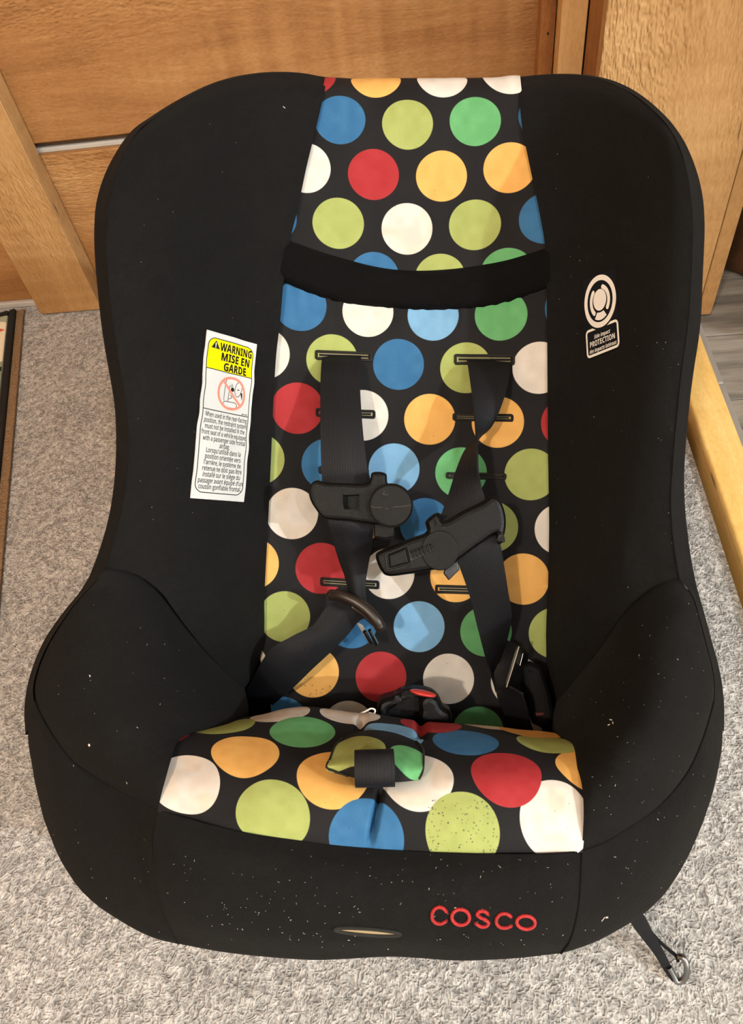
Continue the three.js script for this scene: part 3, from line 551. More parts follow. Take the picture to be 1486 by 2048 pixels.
// ------------------------------------------------------------------ plastic shell and base under the cover
{
  const rim = [...inset(silL, 700, 1000, 0.045, zL, 0.03), ...inset(silArmL, 620, 1250, 0.06, zAL, 0.03).slice(1), ...[[50, 1460, 0.50], [70, 1590, 0.49], [115, 1710, 0.48], [170, 1780, 0.47], [290, 1866, 0.455], [400, 1886, 0.445], [560, 1899, 0.44], [740, 1904, 0.438], [920, 1902, 0.44], [1060, 1898, 0.445], [1175, 1882, 0.455], [1270, 1832, 0.465], [1350, 1748, 0.475], [1408, 1626, 0.488], [1436, 1540, 0.495]].map(([x, y, z]) => [x + (745 - x) * 0.05, y + (1400 - y) * 0.05, z]), ...rev(inset(silArmR, 880, 1250, 0.06, zAR, 0.03)), ...rev(inset(silR, 820, 1000, 0.045, zR, 0.03)).slice(1)].map((q) => P(...q));
  const crv = new THREE.CatmullRomCurve3(rim, true, 'centripetal'), n = 96, ring = []; for (let i = 0; i < n; i++) ring.push(crv.getPoint(i / n));
  const lv = [[0, 1, 1], [0.25, 0.94, 0.74], [0.55, 0.80, 0.44], [0.8, 0.66, 0.18], [0.95, 0.58, 0.03], [1, 0.55, 0.0], [1, 0.0, 0.0]], pos = [], idx = [];
  for (const [, kx, ky] of lv) for (const p of ring) pos.push(BASE.x + (p.x - BASE.x) * kx, Math.max(0.001, p.y * ky), -0.33 + (p.z + 0.33) * kx);
  for (let j = 0; j < lv.length - 1; j++) for (let i = 0; i < n; i++) { const a = j * n + i, b = j * n + (i + 1) % n; idx.push(a, b, b + n, a, b + n, a + n); }
  const g = new THREE.BufferGeometry(); g.setAttribute('position', new THREE.Float32BufferAttribute(pos, 3)); g.setIndex(idx); g.computeVertexNormals();
  part('shell', g, shellPlastic, seat, 'black plastic shell and base');
  const liner = new Surface(gridFn([[[420, 1240, 0.606], [780, 1240, 0.612], [1180, 1240, 0.606]], [[420, 1400, 0.612], [780, 1400, 0.62], [1180, 1400, 0.612]], [[420, 1540, 0.612], [780, 1540, 0.62], [1180, 1540, 0.612]]]), 12, 8);
  part('shell_liner', liner.geo(0.003), shellPlastic, seat, 'black plastic inner shell');
}

// ------------------------------------------------------------------ harness
const ribbon = (name, L, Rr, label, { n = 60, mat = webbing, parent = seat, thick = 0.0014, cup = 0 } = {}) => {
  const rows = L.map((l, i) => { const r = Rr[i]; return [l, [(l[0] + r[0]) / 2, (l[1] + r[1]) / 2, (l[2] + r[2]) / 2 - cup], r]; });
  const s = new Surface(gridFn(rows, false), 8, n); return part(name, s.geo(thick, thick / 2), mat, parent, label);
};
ribbon('harness_strap', [[647, 704, 0.590], [646, 712, 0.578], [643, 730, 0.566], [641, 775, 0.556], [641, 855, 0.543], [643, 930, 0.538], [645, 968, 0.540], [648, 1000, 0.542]],
  [[722, 706, 0.590], [722, 714, 0.578], [721, 732, 0.566], [720, 775, 0.556], [725, 855, 0.543], [733, 925, 0.538], [739, 962, 0.540], [742, 1000, 0.542]], 'straight black shoulder strap', { cup: 0.002 });
ribbon('harness_strap', [[652, 1015, 0.542], [656, 1041, 0.534], [666, 1080, 0.540], [679, 1122, 0.548], [690, 1151, 0.551], [697, 1180, 0.550], [700, 1196, 0.548]],
  [[748, 1015, 0.542], [747, 1055, 0.536], [742, 1097, 0.545], [736, 1130, 0.549], [731, 1164, 0.549], [731, 1190, 0.547], [735, 1212, 0.545]], 'lower part of the shoulder strap running into the buckle tongue', { cup: 0.004 });
ribbon('lap_strap', [[690, 1196, 0.553], [668, 1205, 0.552], [652, 1216, 0.551], [625, 1251, 0.551], [583, 1273, 0.550], [543, 1297, 0.552], [520, 1330, 0.560], [498, 1372, 0.580], [486, 1410, 0.60]],
  [[752, 1240, 0.553], [738, 1236, 0.553], [719, 1241, 0.552], [696, 1268, 0.553], [667, 1298, 0.554], [625, 1337, 0.556], [585, 1376, 0.562], [545, 1410, 0.580], [520, 1440, 0.60]], 'black lap strap going into the hip opening', { cup: 0.003 });
ribbon('harness_strap', [[934, 712, 0.590], [934, 722, 0.578], [937, 738, 0.566], [945, 797, 0.551], [951, 855, 0.541], [954, 893, 0.530], [955, 920, 0.524], [957, 945, 0.522], [963, 976, 0.521], [971, 1000, 0.520], [976, 1030, 0.520]],
  [[1022, 712, 0.590], [1022, 722, 0.578], [1021, 738, 0.566], [1010, 790, 0.555], [984, 850, 0.553], [953, 878, 0.556], [931, 900, 0.552], [914, 938, 0.541], [899, 984, 0.530], [884, 1026, 0.523], [872, 1056, 0.520]], 'twisted black shoulder strap', { n: 90 });
ribbon('harness_strap', [[910, 1100, 0.520], [917, 1128, 0.524], [938, 1187, 0.534], [955, 1255, 0.543], [970, 1310, 0.549], [981, 1346, 0.552], [990, 1372, 0.556]],
  [[994, 1062, 0.520], [1003, 1100, 0.522], [1016, 1180, 0.531], [1023, 1232, 0.540], [1010, 1290, 0.556], [988, 1346, 0.566], [994, 1378, 0.566]], 'tapering black strap below the clip half', { n: 70 });
ribbon('strap_fold', [[1014, 1280, 0.556], [1000, 1322, 0.558], [986, 1352, 0.558], [992, 1384, 0.556]], [[1036, 1290, 0.562], [1030, 1330, 0.558], [1020, 1366, 0.550], [1014, 1386, 0.546]], 'dark folded strap behind the metal tongue edge');
ribbon('lap_strap', [[993, 1380, 0.548], [998, 1400, 0.540], [1012, 1430, 0.540], [1030, 1458, 0.552], [1042, 1480, 0.585]],
  [[1018, 1372, 0.520], [1042, 1388, 0.516], [1054, 1418, 0.516], [1062, 1450, 0.530], [1076, 1480, 0.570]], 'folded black strap at the hip opening beside the metal tongue');

// plates cut to an outline, lying across the view at their own distance
function plateGeo(outline, Z, th, bevel, { holes = [], rx = 0, ry = 0, z0 = 0 } = {}) {
  let cx = 0, cy = 0; outline.forEach((p) => { cx += p[0]; cy += p[1]; }); cx /= outline.length; cy /= outline.length;
  const k = Z / FOCAL, conv = (a) => a.map(([x, y]) => new THREE.Vector2((x - cx) * k, -(y - cy) * k));
  const smooth = (a) => { const c = new THREE.CatmullRomCurve3(conv(a).map((v) => V(v.x, v.y, 0)), true, 'centripetal'); return c.getPoints(a.length * 5).slice(0, -1).map((v) => new THREE.Vector2(v.x, v.y)); };
  const s = new THREE.Shape(smooth(outline)); holes.forEach((h) => s.holes.push(new THREE.Path(smooth(h))));
  const g = new THREE.ExtrudeGeometry(s, { depth: Math.max(1e-5, th - 2 * bevel), bevelEnabled: bevel > 0, bevelThickness: bevel, bevelSize: bevel, bevelOffset: -bevel, bevelSegments: 3, curveSegments: 6 });
  g.translate(0, 0, bevel - th + z0); g.rotateX(rx); g.rotateY(ry);
  g.applyMatrix4(new THREE.Matrix4().makeBasis(camRight, camUp, camBack).setPosition(P(cx, cy, Z)));
  return g;
}
const round = (cx, cy, rx, ry = rx, n = 16, a = 0) => Array.from({ length: n }, (_, i) => { const t = i / n * 2 * Math.PI, x = rx * Math.cos(t), y = ry * Math.sin(t); return [cx + x * Math.cos(a) - y * Math.sin(a), cy + x * Math.sin(a) + y * Math.cos(a)]; });
const dense = (pts, n = 3) => { const o = []; pts.forEach((p, i) => { const q = pts[(i + 1) % pts.length]; for (const k of [0.04, ...Array.from({ length: n - 1 }, (_, m) => (m + 1) / n), 0.96]) o.push([p[0] + (q[0] - p[0]) * k, p[1] + (q[1] - p[1]) * k]); }); return o; };
{   // chest clip half with the round cap
  const body = [[617, 985], [622, 967], [634, 960], [648, 964], [690, 966], [738, 964], [744, 945], [772, 947], [775, 965], [790, 985], [790, 1030], [770, 1050], [742, 1048], [700, 1042], [660, 1039], [645, 1036], [632, 1020], [621, 1002]];
  const clip = part('chest_clip', plateGeo(body, 0.523, 0.012, 0.003, { holes: [dense([[678, 982], [727, 980], [727, 1030], [682, 1026], [676, 1005]], 2)] }), blackPlastic, seat, 'black plastic chest clip half with a round cap');
  part('clip_window', plateGeo(dense([[672, 976], [732, 976], [732, 1034], [672, 1034]]), 0.5340, 0.002, 0.0004), blackPlastic, clip);
  part('round_cap', plateGeo(round(782, 1011, 43.5), 0.5155, 0.010, 0.0016), blackPlastic, clip, 'round scuffed cap');
  part('cap_rim', new THREE.TorusGeometry(42.5 * 0.5155 / FOCAL, 0.0007, 8, 60).applyMatrix4(new THREE.Matrix4().makeBasis(camRight, camUp, camBack).setPosition(P(782, 1011, 0.5158))), blackPlastic, clip);
  for (const [a, b] of [[[768, 982], [768, 990]], [[764, 987], [776, 990]], [[742, 1013], [765, 1015]], [[786, 1014], [822, 1010]], [[770, 1016], [776, 1017]]])
    tube([P(a[0], a[1], 0.5154), P((a[0] + b[0]) / 2, (a[1] + b[1]) / 2 + 1, 0.5153), P(b[0], b[1], 0.5154)], 0.00016, std({ color: 0x5a5248, roughness: 0.9 }), 'scratch', clip, 'pale scratch');
  part('lower_tab', plateGeo(dense([[748, 1040], [788, 1040], [790, 1074], [772, 1079], [748, 1074]], 2), 0.531, 0.006, 0.0015), blackPlastic, clip);
}
{   // chest clip half with the release button
  const body = [[752, 1110], [764, 1101], [790, 1091], [822, 1077], [855, 1063], [853, 1043], [878, 1025], [886, 1042], [930, 1021], [968, 1003], [984, 992], [1000, 998], [1010, 1018], [1014, 1045], [1010, 1072], [1001, 1090], [994, 1070], [960, 1090], [922, 1118], [905, 1130], [890, 1137], [866, 1141], [819, 1149], [773, 1152], [761, 1140]];
  const clip = part('chest_clip', plateGeo(body, 0.510, 0.013, 0.004), blackPlastic, seat, 'black plastic chest clip half with a release button');
  part('hub_disc', plateGeo(round(880, 1101, 37, 40), 0.5094, 0.006, 0.0006), blackPlastic, clip);
  const btn = part('release_button', plateGeo(dense([[777, 1110], [812, 1096], [819, 1126], [780, 1136]], 3), 0.5075, 0.006, 0.0016), blackPlastic, clip, 'square release button');
  part('button_groove', new THREE.TubeGeometry(new THREE.CatmullRomCurve3(dense([[771, 1109], [815, 1090], [824, 1130], [775, 1142]], 3).map(([x, y]) => P(x, y, 0.5096)), true), 80, 0.0007, 6, true), std({ color: 0x050505, roughness: 0.7 }), clip);
  part('slider_track', plateGeo(dense([[818, 1106], [863, 1087], [868, 1101], [821, 1123]], 2), 0.5088, 0.004, 0.0004), std({ color: 0x0a0a0a, roughness: 0.6 }), clip);
  for (let k = 0; k < 6; k++) { const x = 825 + k * 7.4, y = 1111 - k * 3.1; part('slider_rib', plateGeo(dense([[x - 3, y - 6], [x + 1, y - 7.6], [x + 5, y + 5], [x + 1, y + 6.6]], 2), 0.5068, 0.003, 0.0005), blackPlastic, clip); }
  part('lower_tab', plateGeo(dense([[892, 1128], [916, 1122], [919, 1140], [898, 1161], [888, 1148]], 2), 0.521, 0.006, 0.0012), std({ color: 0x16191e, roughness: 0.45 }), clip);
  for (const [x, y] of [[880, 1031], [998, 1066]]) { const g = new THREE.SphereGeometry(0.0014, 12, 8); const p = P(x, y, 0.509); g.translate(p.x, p.y, p.z); part('slot_end', g, blackPlastic, clip); }
}
{   // buckle tongue on the label side: curved plastic bar with two steel pins
  const path = [[664, 1190, 0.546], [684, 1192, 0.541], [708, 1202, 0.538], [734, 1220, 0.536], [754, 1242, 0.535], [759, 1252, 0.536]].map((q) => P(...q));
  const crv = new THREE.CatmullRomCurve3(path), g = new THREE.TubeGeometry(crv, 40, 0.0042, 14, false);
  const t = part('buckle_tongue', g, phys({ color: 0x231a15, roughness: 0.4 }), seat, 'curved dark brown plastic buckle tongue with two steel pins');
  for (const e of [path[0], path[path.length - 1]]) { const s = new THREE.SphereGeometry(0.0043, 16, 12); s.translate(e.x, e.y, e.z); part('tongue_end', s, t.material, t); }
  part('tongue_body', plateGeo([[700, 1216], [722, 1232], [742, 1250], [756, 1262], [760, 1252], [740, 1228], [712, 1206]], 0.543, 0.006, 0.002), t.material, t);
  for (const [a, b] of [[[729, 1263], [742, 1285]], [[739, 1260], [753, 1288]]]) tube([P(...a, 0.550), P((a[0] + b[0]) / 2, (a[1] + b[1]) / 2, 0.553), P(...b, 0.557)], 0.0016, steel, 'steel_pin', t, 'steel pin', false, 12);
  part('tongue_plate', plateGeo(dense([[708, 1240], [726, 1250], [744, 1284], [738, 1288], [722, 1262]], 2), 0.556, 0.0015, 0.0003), darkSteel, t, 'thin steel plate');
}
{   // buckle tongue at the threshold side hip: thin plate seen on edge and a dark body
  const t = part('buckle_tongue', plateGeo(dense([[1042, 1335], [1060, 1326], [1082, 1336], [1098, 1380], [1108, 1440], [1090, 1462], [1064, 1450], [1048, 1400]], 2), 0.545, 0.012, 0.005, { ry: -0.2 }), phys({ color: 0x060606, roughness: 0.7, specularIntensity: 0.3 }), seat, 'black plastic buckle tongue lying in the hip opening');
  tube([P(1038, 1293, 0.522), P(1026, 1333, 0.520), P(1013, 1374, 0.520)], 0.0006, std({ color: 0x9a9488, metalness: 0.6, roughness: 0.5 }), 'plate_edge', t, 'bright steel plate edge');
  part('plate', new Surface(gridFn([[[1038, 1293, 0.5225], [1050, 1298, 0.545], [1058, 1310, 0.560]], [[1026, 1333, 0.5205], [1042, 1338, 0.545], [1052, 1345, 0.560]], [[1013, 1374, 0.5205], [1034, 1380, 0.545], [1046, 1385, 0.560]]]), 8, 8).geo(0.0016), std({ color: 0x15130f, roughness: 0.5 }), t);
  tube([P(1046, 1307, 0.536), P(1040, 1331, 0.536)], 0.0006, steel, 'plate_slot', t, 'bright slot edge', false, 6);
  part('red_tab', plateGeo(dense([[1071, 1426], [1088, 1425], [1088, 1431], [1072, 1432]], 2), 0.5435, 0.002, 0.0005), std({ color: 0x4a0f0c, roughness: 0.6 }), t, 'small red tab');
}
{   // crotch buckle
  const body = part('crotch_buckle', plateGeo([[757, 1436], [757, 1408], [766, 1398], [788, 1392], [806, 1383], [835, 1379], [866, 1386], [880, 1398], [888, 1415], [902, 1424], [904, 1450], [860, 1462], [800, 1460]], 0.522, 0.020, 0.005), blackPlastic, seat, 'black crotch buckle with a red release button');
  part('buckle_lobe', plateGeo([[840, 1448], [840, 1420], [838, 1408], [846, 1394], [862, 1390], [878, 1400], [887, 1416], [902, 1426], [903, 1450], [872, 1456]], 0.506, 0.014, 0.005), blackPlastic, body);
  part('buckle_lobe', plateGeo([[757, 1436], [757, 1409], [768, 1400], [790, 1394], [802, 1388], [801, 1402], [790, 1416], [778, 1424], [776, 1440]], 0.506, 0.014, 0.0045), blackPlastic, body);
  part('buckle_bridge', plateGeo([[796, 1392], [812, 1381], [840, 1379], [868, 1386], [876, 1396], [850, 1402], [820, 1394], [802, 1396]], 0.507, 0.014, 0.0045), blackPlastic, body);
  const red = new THREE.SphereGeometry(1, 28, 16); red.scale(27 * 0.506 / FOCAL, 5.5 * 0.506 / FOCAL, 0.006); red.rotateZ(-0.2);
  red.applyMatrix4(new THREE.Matrix4().makeBasis(camRight, camUp, camBack).setPosition(P(846, 1386, 0.504))); part('release_button', red, redPlastic, body, 'red release button');
}
{   // crotch pad: small dotted saddle and the folded black strap in front
  const k = 0.012, q = (x, y, dz = k) => { const b = seatPad.near(x, y); return [x, y, b.z - dz]; };
  const s = new Surface(gridFn([
    [q(682, 1476, 0.004), q(712, 1464, 0.006), q(745, 1460, 0.008), q(790, 1466, 0.008), q(832, 1482, 0.004)],
    [q(668, 1492), q(706, 1480), q(748, 1474, 0.014), q(797, 1480, 0.014), q(845, 1494)],
    [q(660, 1516), q(702, 1506, 0.016), q(749, 1502, 0.018), q(800, 1506, 0.016), q(848, 1520)],
    [q(653, 1536), q(698, 1536, 0.016), q(749, 1536, 0.018), q(801, 1540, 0.016), q(846, 1544)],
    [q(652, 1542, 0.006), q(692, 1552, 0.008), q(748, 1562, 0.010), q(800, 1564, 0.010), q(840, 1560, 0.006)],
  ]), 40, 30, { uv: (p, u, v) => [u, -v] });
  const dt = [['g', 706, 1494, 0.019], ['G', 821, 1518, 0.0125]].map(([c, x, y, r]) => ({ c, uv: s.near(x, y).uv, r }));
  const pm = dotPrint([s], dt, DOT, 0.004, [512, 512]);
  const pad = part('crotch_pad', s.geo(0.005), pm, seat, 'small polka dot crotch pad with green dots');
  const edge = [[832, 1484], [845, 1497], [847, 1520], [844, 1546], [838, 1557]], edge2 = [[684, 1478], [669, 1494], [661, 1516], [654, 1535], [675, 1543], [697, 1552]];
  tube(edge.map(([x, y]) => onto(s, x, y, 0.0004)), 0.0006, blackThread, 'edge_stitching', pad); tube(edge2.map(([x, y]) => onto(s, x, y, 0.0004)), 0.0006, blackThread, 'edge_stitching', pad);
  ribbon('crotch_strap', [[714, 1512, 0.420], [711, 1504, 0.406], [709, 1503, 0.399], [709, 1512, 0.393], [709, 1540, 0.389], [710, 1565, 0.389], [711, 1573, 0.394], [714, 1570, 0.405]],
    [[786, 1510, 0.420], [787, 1502, 0.406], [787, 1500, 0.399], [788, 1508, 0.393], [790, 1538, 0.389], [790, 1562, 0.389], [790, 1571, 0.394], [788, 1568, 0.405]], 'folded black crotch strap end', { cup: 0.001 });
}
// clear plastic loop of a price tag at the back of the cushion
tube([[716, 1429, 0.500], [730, 1423, 0.498], [743, 1417, 0.497], [750, 1420, 0.497], [748, 1427, 0.498], [738, 1426, 0.499]].map((q) => P(...q)), 0.0006, phys({ color: 0xe8e6e2, roughness: 0.3 }), 'tag_loop', seat, 'thin clear plastic tag loop');

// stitched harness slots
function slot(surf, x0, y0, x1, y1, hgt, cream) {
  const ring = [], n = 10; for (let i = 0; i <= n; i++) ring.push([x0 + (x1 - x0) * i / n, y0 + (y1 - y0) * i / n - hgt]); for (let i = n; i >= 0; i--) ring.push([x0 + (x1 - x0) * i / n, y0 + (y1 - y0) * i / n + hgt]);
  const pts = ring.map(([x, y]) => onto(surf, x, y, 0.0006));
  const r = part('harness_slot', new THREE.TubeGeometry(new THREE.CatmullRomCurve3(pts, true, 'catmullrom', 0.1), 160, 0.0011, 6, true), blackThread, seat, 'stitched harness slot');
  const line = Array.from({ length: 8 }, (_, i) => onto(surf, x0 + (x1 - x0) * (i + 0.4) / 7.8, y0 + (y1 - y0) * (i + 0.4) / 7.8, 0.0004));
  if (cream) for (const d of [-1, 1]) tube(Array.from({ length: 8 }, (_, i) => onto(surf, x0 + (x1 - x0) * (i + 0.4) / 7.8, y0 + (y1 - y0) * (i + 0.4) / 7.8 + d * hgt * 0.42, 0.0003)), 0.0005, creamEdge, 'slot_edge', r, 'cream cut edge');
  tube(line, 0.0006, std({ color: 0x050505, roughness: 1 }), 'slot_gap', r);
}
slot(backPad, 633, 710, 742, 714, 7, true); slot(backPad, 911, 719, 1027, 720, 8, true);
slot(backPad, 634, 825, 748, 829, 6, true); slot(backPad, 908, 834, 1024, 836, 5, true); slot(backPad, 640, 940, 735, 945, 5, true); slot(backPad, 895, 951, 1010, 953, 4, true);
slot(backPad, 643, 1163, 756, 1170, 6, true); slot(backPad, 873, 1178, 985, 1181, 6, true);
{   // slot in the front lip showing webbing
  const ring = round(735, 1862, 66, 6, 40, 0.075).map(([x, y]) => onto(lip, x, y, 0.0004));
  const r = part('lip_slot', new THREE.TubeGeometry(new THREE.CatmullRomCurve3(ring, true), 120, 0.001, 6, true), blackThread, seat, 'stitched slot in the front lip');
  const s = round(735, 1862, 58, 4.2, 30, 0.075).map(([x, y]) => onto(lip, x, y, 0.0003)), c = s.reduce((a, b) => a.add(b), V()).divideScalar(s.length), pos = [c.x, c.y, c.z], idx = [];
  s.forEach((p, i) => { pos.push(p.x, p.y, p.z); idx.push(0, 1 + i, 1 + (i + 1) % s.length); });
  const g = new THREE.BufferGeometry(); g.setAttribute('position', new THREE.Float32BufferAttribute(pos, 3)); g.setIndex(idx); g.computeVertexNormals(); part('slot_webbing', g, std({ color: 0x9c8a68, roughness: 0.95 }), r, 'tan webbing inside the slot');
}

// ------------------------------------------------------------------ labels, lettering
function decal(name, surf, quad, canvas, label, lift, n = [14, 36], wobble = 0) {
  const c = quad.map(([x, y]) => surf.near(x, y).p);
  const s = new Surface((u, v) => {
    const p = c[0].clone().multiplyScalar((1 - u) * (1 - v)).addScaledVector(c[1], u * (1 - v)).addScaledVector(c[2], u * v).addScaledVector(c[3], (1 - u) * v);
    let q = toPx(p); const b = surf.near(q[0], q[1]); const w = toPx(b.p.addScaledVector(b.n, lift + wobble * (vnoise(u * 4 + 3, v * 12 + 3, 99, 99, 55) - 0.2))); return w;
  }, n[0], n[1], { uv: (p, a, b, u, v) => [u, 1 - v] });
  const t = new THREE.CanvasTexture(canvas); finish(t, true); t.wrapS = t.wrapT = THREE.ClampToEdgeWrapping;
  return part(name, s.geo(0.0006), phys({ map: t, roughness: 0.8, specularIntensity: 0.25 }), seat, label);
}
{
  const c = document.createElement('canvas'); c.width = 512; c.height = 1400; const x = c.getContext('2d');
  x.fillStyle = '#d2d1d0'; x.fillRect(0, 0, 512, 1400);
  const rr = (a, b, w, h, r) => { x.beginPath(); x.roundRect(a, b, w, h, r); };
  rr(26, 50, 456, 1296, 70); x.save(); x.clip(); x.fillStyle = '#f3e600'; x.fillRect(0, 0, 512, 316); x.restore();
  x.strokeStyle = '#23211f'; x.lineWidth = 7; rr(26, 50, 456, 1296, 70); x.stroke();
  x.beginPath(); x.moveTo(26, 316); x.lineTo(482, 316); x.moveTo(26, 660); x.lineTo(482, 660); x.stroke();
  x.fillStyle = '#23211f'; x.textAlign = 'center';
  const cond = (s, px, py, size, w, bold = true) => { x.save(); x.font = `${bold ? 'bold ' : ''}${size}px sans-serif`; const m = x.measureText(s).width; x.translate(px, py); x.scale(w / m, 1); x.fillText(s, 0, 0); x.lineWidth = bold ? 4 : 1.6; x.strokeStyle = x.fillStyle; x.strokeText(s, 0, 0); x.restore(); };
  cond('WARNING', 306, 142, 92, 330); cond('MISE EN', 306, 224, 92, 300); cond('GARDE', 306, 306, 92, 236);
  x.beginPath(); x.moveTo(98, 66); x.lineTo(140, 136); x.lineTo(56, 136); x.closePath(); x.fill(); x.fillStyle = '#f6f4ee'; x.fillRect(93, 86, 10, 28); x.beginPath(); x.arc(98, 124, 6, 0, 7); x.fill();
  // pictogram
  x.lineWidth = 5; x.strokeStyle = '#23211f'; x.fillStyle = '#23211f';
  x.beginPath(); x.moveTo(232, 378); x.quadraticCurveTo(206, 470, 222, 560); x.moveTo(262, 560); x.quadraticCurveTo(258, 470, 268, 420); x.stroke();
  x.beginPath(); x.roundRect(218, 562, 130, 50, 24); x.stroke();
  x.beginPath(); x.ellipse(356, 440, 34, 66, 0.15, 0, 7); x.stroke(); x.beginPath(); x.arc(296, 452, 18, 0, 7); x.fill(); x.beginPath(); x.moveTo(272, 420); x.lineTo(290, 436); x.moveTo(284, 404); x.lineTo(298, 428); x.moveTo(276, 500); x.lineTo(300, 520); x.moveTo(300, 520); x.lineTo(268, 540); x.stroke();
  x.beginPath(); x.moveTo(382, 470); x.quadraticCurveTo(412, 440, 400, 530); x.closePath(); x.fill(); x.fillRect(346, 440, 22, 8);
  x.strokeStyle = '#f08a78'; x.lineWidth = 22; x.beginPath(); x.arc(290, 488, 134, 0, 7); x.stroke(); x.beginPath(); x.moveTo(198, 392); x.lineTo(384, 582); x.stroke();
  x.fillStyle = '#3a3836'; cond('4361-7901', 440, 652, 16, 60, false);
  x.fillStyle = '#121110';
  ['When used in the rear-facing', 'position, the restraint system', 'must not be installed in the', 'front seat of a vehicle equipped', 'with a passenger side frontal', 'airbag.'].forEach((s, i) => cond(s, 262, 718 + i * 50, 52, [420, 430, 400, 448, 420, 104][i], false));
  ["Lorsqu'utilisé dans la", 'position orientée vers', "l'arrière, le système de", 'retenue ne doit pas être', 'installé sur le siège du', 'passager avant équipé d’un', 'coussin gonflable frontal.'].forEach((s, i) => cond(s, 262, 1016 + i * 50, 52, [350, 360, 370, 390, 370, 436, 416][i], false));
  decal('warning_label', leftWing, [[411, 660], [511, 689], [484, 1004], [379, 996]], c, 'white fabric warning label with a yellow heading and a red prohibition sign', 0.0012, [16, 40], 0.0012);
}
{
  const c = document.createElement('canvas'); c.width = 512; c.height = 760; const x = c.getContext('2d');
  x.fillStyle = '#12151a'; x.fillRect(0, 0, 512, 760);
  x.fillStyle = x.strokeStyle = '#f2f2f0';
  x.lineWidth = 24; x.beginPath(); x.roundRect(14, 498, 484, 240, 36); x.stroke();
  x.fillStyle = '#12151a'; x.beginPath(); x.arc(256, 256, 268, 0, 7); x.fill(); x.fillStyle = '#f2f2f0';
  x.lineWidth = 52; x.beginPath(); x.arc(256, 256, 224, 0, 7); x.stroke();
  x.lineWidth = 44; x.lineCap = 'round'; x.beginPath(); x.arc(256, 256, 138, 2.35, 3.95); x.stroke(); x.beginPath(); x.arc(256, 256, 138, -1.15, 0.65); x.stroke();
  x.beginPath(); x.arc(256, 244, 102, 0, 7); x.fill();
  x.beginPath(); x.moveTo(206, 356); x.quadraticCurveTo(256, 372, 306, 356); x.lineTo(348, 410); x.quadraticCurveTo(256, 462, 164, 410); x.closePath(); x.fill();
  x.textAlign = 'center'; const cond = (s, py, size, w, st) => { x.save(); x.font = `${st} ${size}px sans-serif`; const m = x.measureText(s).width; x.translate(256, py); x.scale(w / m, 1); x.fillText(s, 0, 0); x.restore(); };
  cond('Side impact', 590, 50, 250, 'bold italic'); cond('PROTECTION', 658, 72, 400, 'bold'); cond('des impacts latéraux', 714, 50, 420, 'bold italic');
  decal('side_impact_patch', rightWing, [[1167, 562], [1231, 537], [1242, 695], [1176, 721]], c, 'black and white side impact protection patch', 0.0008, [14, 20]);
}
{   // red embroidered lettering on the lip, one mesh for each letter
  const thread = std({ color: 0xc22c2e, roughness: 0.55, bumpMap: grey(256, 16, (i) => 0.5 + 0.5 * Math.sin(i / 256 * 2 * Math.PI * 40)), bumpScale: 0.0005 });
  const Z = ([x, y]) => [840 + x / 5.715, 1780 + y / 5.715];
  const L = {
    letter_c: [[300, 242], [262, 204], [212, 192], [164, 216], [138, 270], [142, 330], [180, 370], [240, 378], [298, 348]],
    letter_o: round(463, 305, 100, 88, 18, 0.15), letter_s: [[772, 268], [735, 240], [684, 240], [652, 272], [686, 308], [746, 336], [780, 374], [752, 408], [696, 412], [632, 374]],
    letter_c_2: [[1038, 300], [985, 268], [920, 272], [876, 318], [872, 372], [912, 418], [980, 426], [1040, 404]], letter_o_2: round(1207, 365, 104, 74, 18, 0.1),
  };
  for (const k in L) {
    const closed = k.includes('_o'), pts = L[k].map(Z).map(([x, y]) => onto(lip, x, y, 0.0003));
    const g = new THREE.TubeGeometry(new THREE.CatmullRomCurve3(pts, closed, 'centripetal'), 90, 0.00095, 10, closed);
    part(k.replace('_2', ''), g, thread, seat, 'red embroidered letter');
    if (!closed) for (const e of [pts[0], pts[pts.length - 1]]) { const s = new THREE.SphereGeometry(0.00095, 10, 8); s.translate(e.x, e.y, e.z); part('letter_end', s, thread, seat); }
  }
}

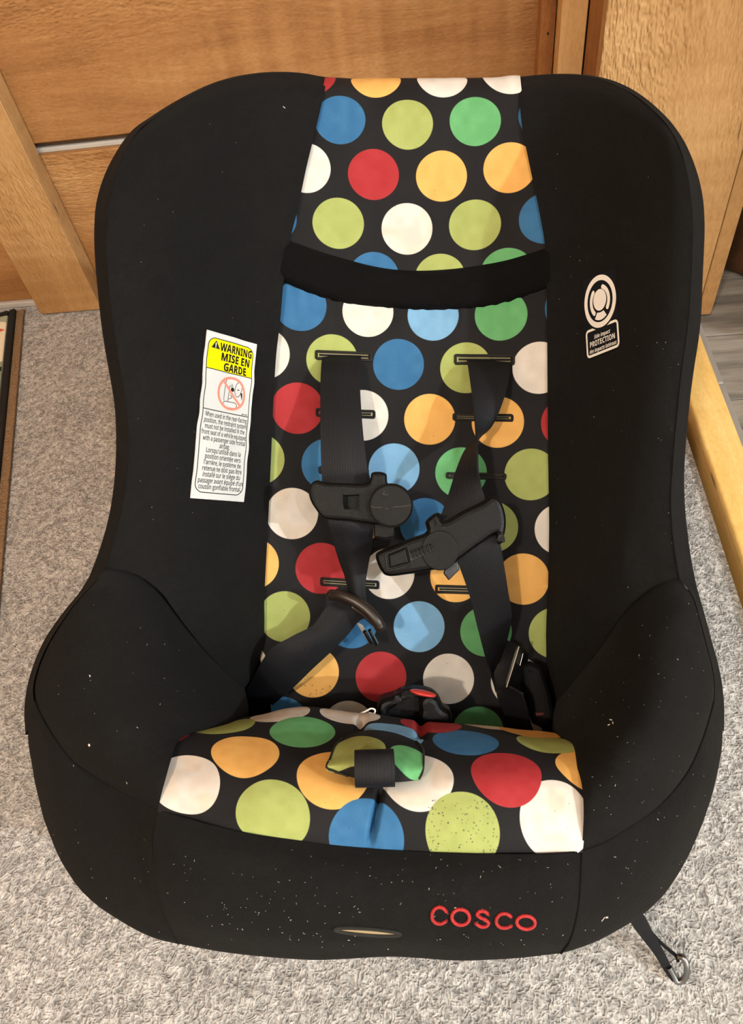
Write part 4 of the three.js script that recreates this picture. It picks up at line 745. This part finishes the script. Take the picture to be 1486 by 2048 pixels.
// ------------------------------------------------------------------ tether strap with hook lying on the carpet
{
  const G = (px, py, y) => { const r = P(px, py, 1).sub(camera.position), t = (y - EYE) / r.y; return camera.position.clone().addScaledVector(r, t); };
  const mk = (name, L, Rr, mat, label, parent) => { const s = new Surface((u, v) => { const a = spline(L.map((p) => toPx(p)))(v), b = spline(Rr.map((p) => toPx(p)))(v); return a.map((q, i) => q + (b[i] - q) * u); }, 6, 40); return part(name, s.geo(0.0016, 0.001), mat, parent ?? seat, label); };
  const t = mk('tether_strap', [V(0.060, 0.10, -0.24), G(1240, 1800, 0.085), G(1264, 1850, 0.060), G(1288, 1882, 0.035), G(1312, 1914, 0.018), G(1330, 1944, 0.010), G(1344, 1962, 0.006)], [V(0.072, 0.10, -0.25), G(1268, 1800, 0.085), G(1290, 1834, 0.060), G(1306, 1866, 0.036), G(1326, 1900, 0.020), G(1345, 1938, 0.012), G(1357, 1961, 0.007)], webbing, 'black tether strap lying on the carpet');
  tube([G(1300, 1862, 0.034), G(1316, 1880, 0.028), G(1336, 1898, 0.022), G(1352, 1912, 0.018), G(1356, 1922, 0.014)], 0.0014, webbing, 'strap_edge', t);
  const hook = [G(1357, 1912, 0.020), G(1366, 1915, 0.022), G(1373, 1930, 0.020), G(1373, 1948, 0.014), G(1366, 1960, 0.009), G(1354, 1963, 0.007), G(1348, 1952, 0.009), G(1338, 1934, 0.014)];
  tube(hook, 0.0024, darkSteel, 'tether_hook', t, 'bright metal tether hook', false, 60);
}

// ------------------------------------------------------------------ lint and crumbs caught on the black cloth
{
  const pieces = [], put = (s, x, y, len, wid, a) => { const b = s.at(x, y); if (!b) return; const g = new THREE.BoxGeometry(len, wid, wid * 0.8); g.rotateZ(a); const t1 = V(1, 0.3, 0.2).cross(b.n).normalize(), t2 = b.n.clone().cross(t1); g.applyMatrix4(new THREE.Matrix4().makeBasis(t1, t2, b.n).setPosition(b.p.addScaledVector(b.n, 0.0002))); pieces.push(g.toNonIndexed()); };
  const zone = (s, n, x0, x1, y0, y1, k = 1) => { for (let i = 0; i < n; i++) { const d = rnd(); put(s, R(x0, x1), R(y0, y1), (d < 0.8 ? R(0.0002, 0.0005) : R(0.0006, 0.0013)) * k, R(0.00012, 0.00028), R(0, 6)); } };
  zone(lip, 110, 330, 1140, 1700, 1900); zone(lip, 45, 420, 720, 1790, 1880); zone(lip, 14, 700, 1000, 1705, 1770);
  zone(rightArm, 70, 1130, 1420, 1190, 1690); zone(leftArm, 32, 90, 480, 1160, 1600); zone(panelR, 45, 1170, 1420, 1500, 1880); zone(panelL, 22, 80, 320, 1450, 1870);
  zone(rightWing, 40, 1110, 1390, 300, 1300); zone(leftWing, 24, 220, 600, 200, 1250);
  put(leftArm, 179, 1490, 0.0014, 0.0009, 0.3); put(leftArm, 180, 1352, 0.0012, 0.0005, 0.6); put(panelR, 1213, 1834, 0.0016, 0.0008, 0.8); put(panelR, 1206, 1838, 0.003, 0.0004, 2.2); put(leftWing, 568, 215, 0.002, 0.0005, 1); put(rightArm, 1222, 1440, 0.002, 0.0006, 0.9); put(rightArm, 1226, 1446, 0.0016, 0.0005, 0.2); put(rightArm, 1218, 1450, 0.0014, 0.0005, 1.6);
  const m = part('lint', mergeGeometries(pieces), std({ color: 0xcfc6b8, roughness: 0.9 }), seat, 'pale lint and crumbs on the black cloth'); m.userData.kind = 'stuff';
}

shade(scene);
renderer.render(scene, camera);
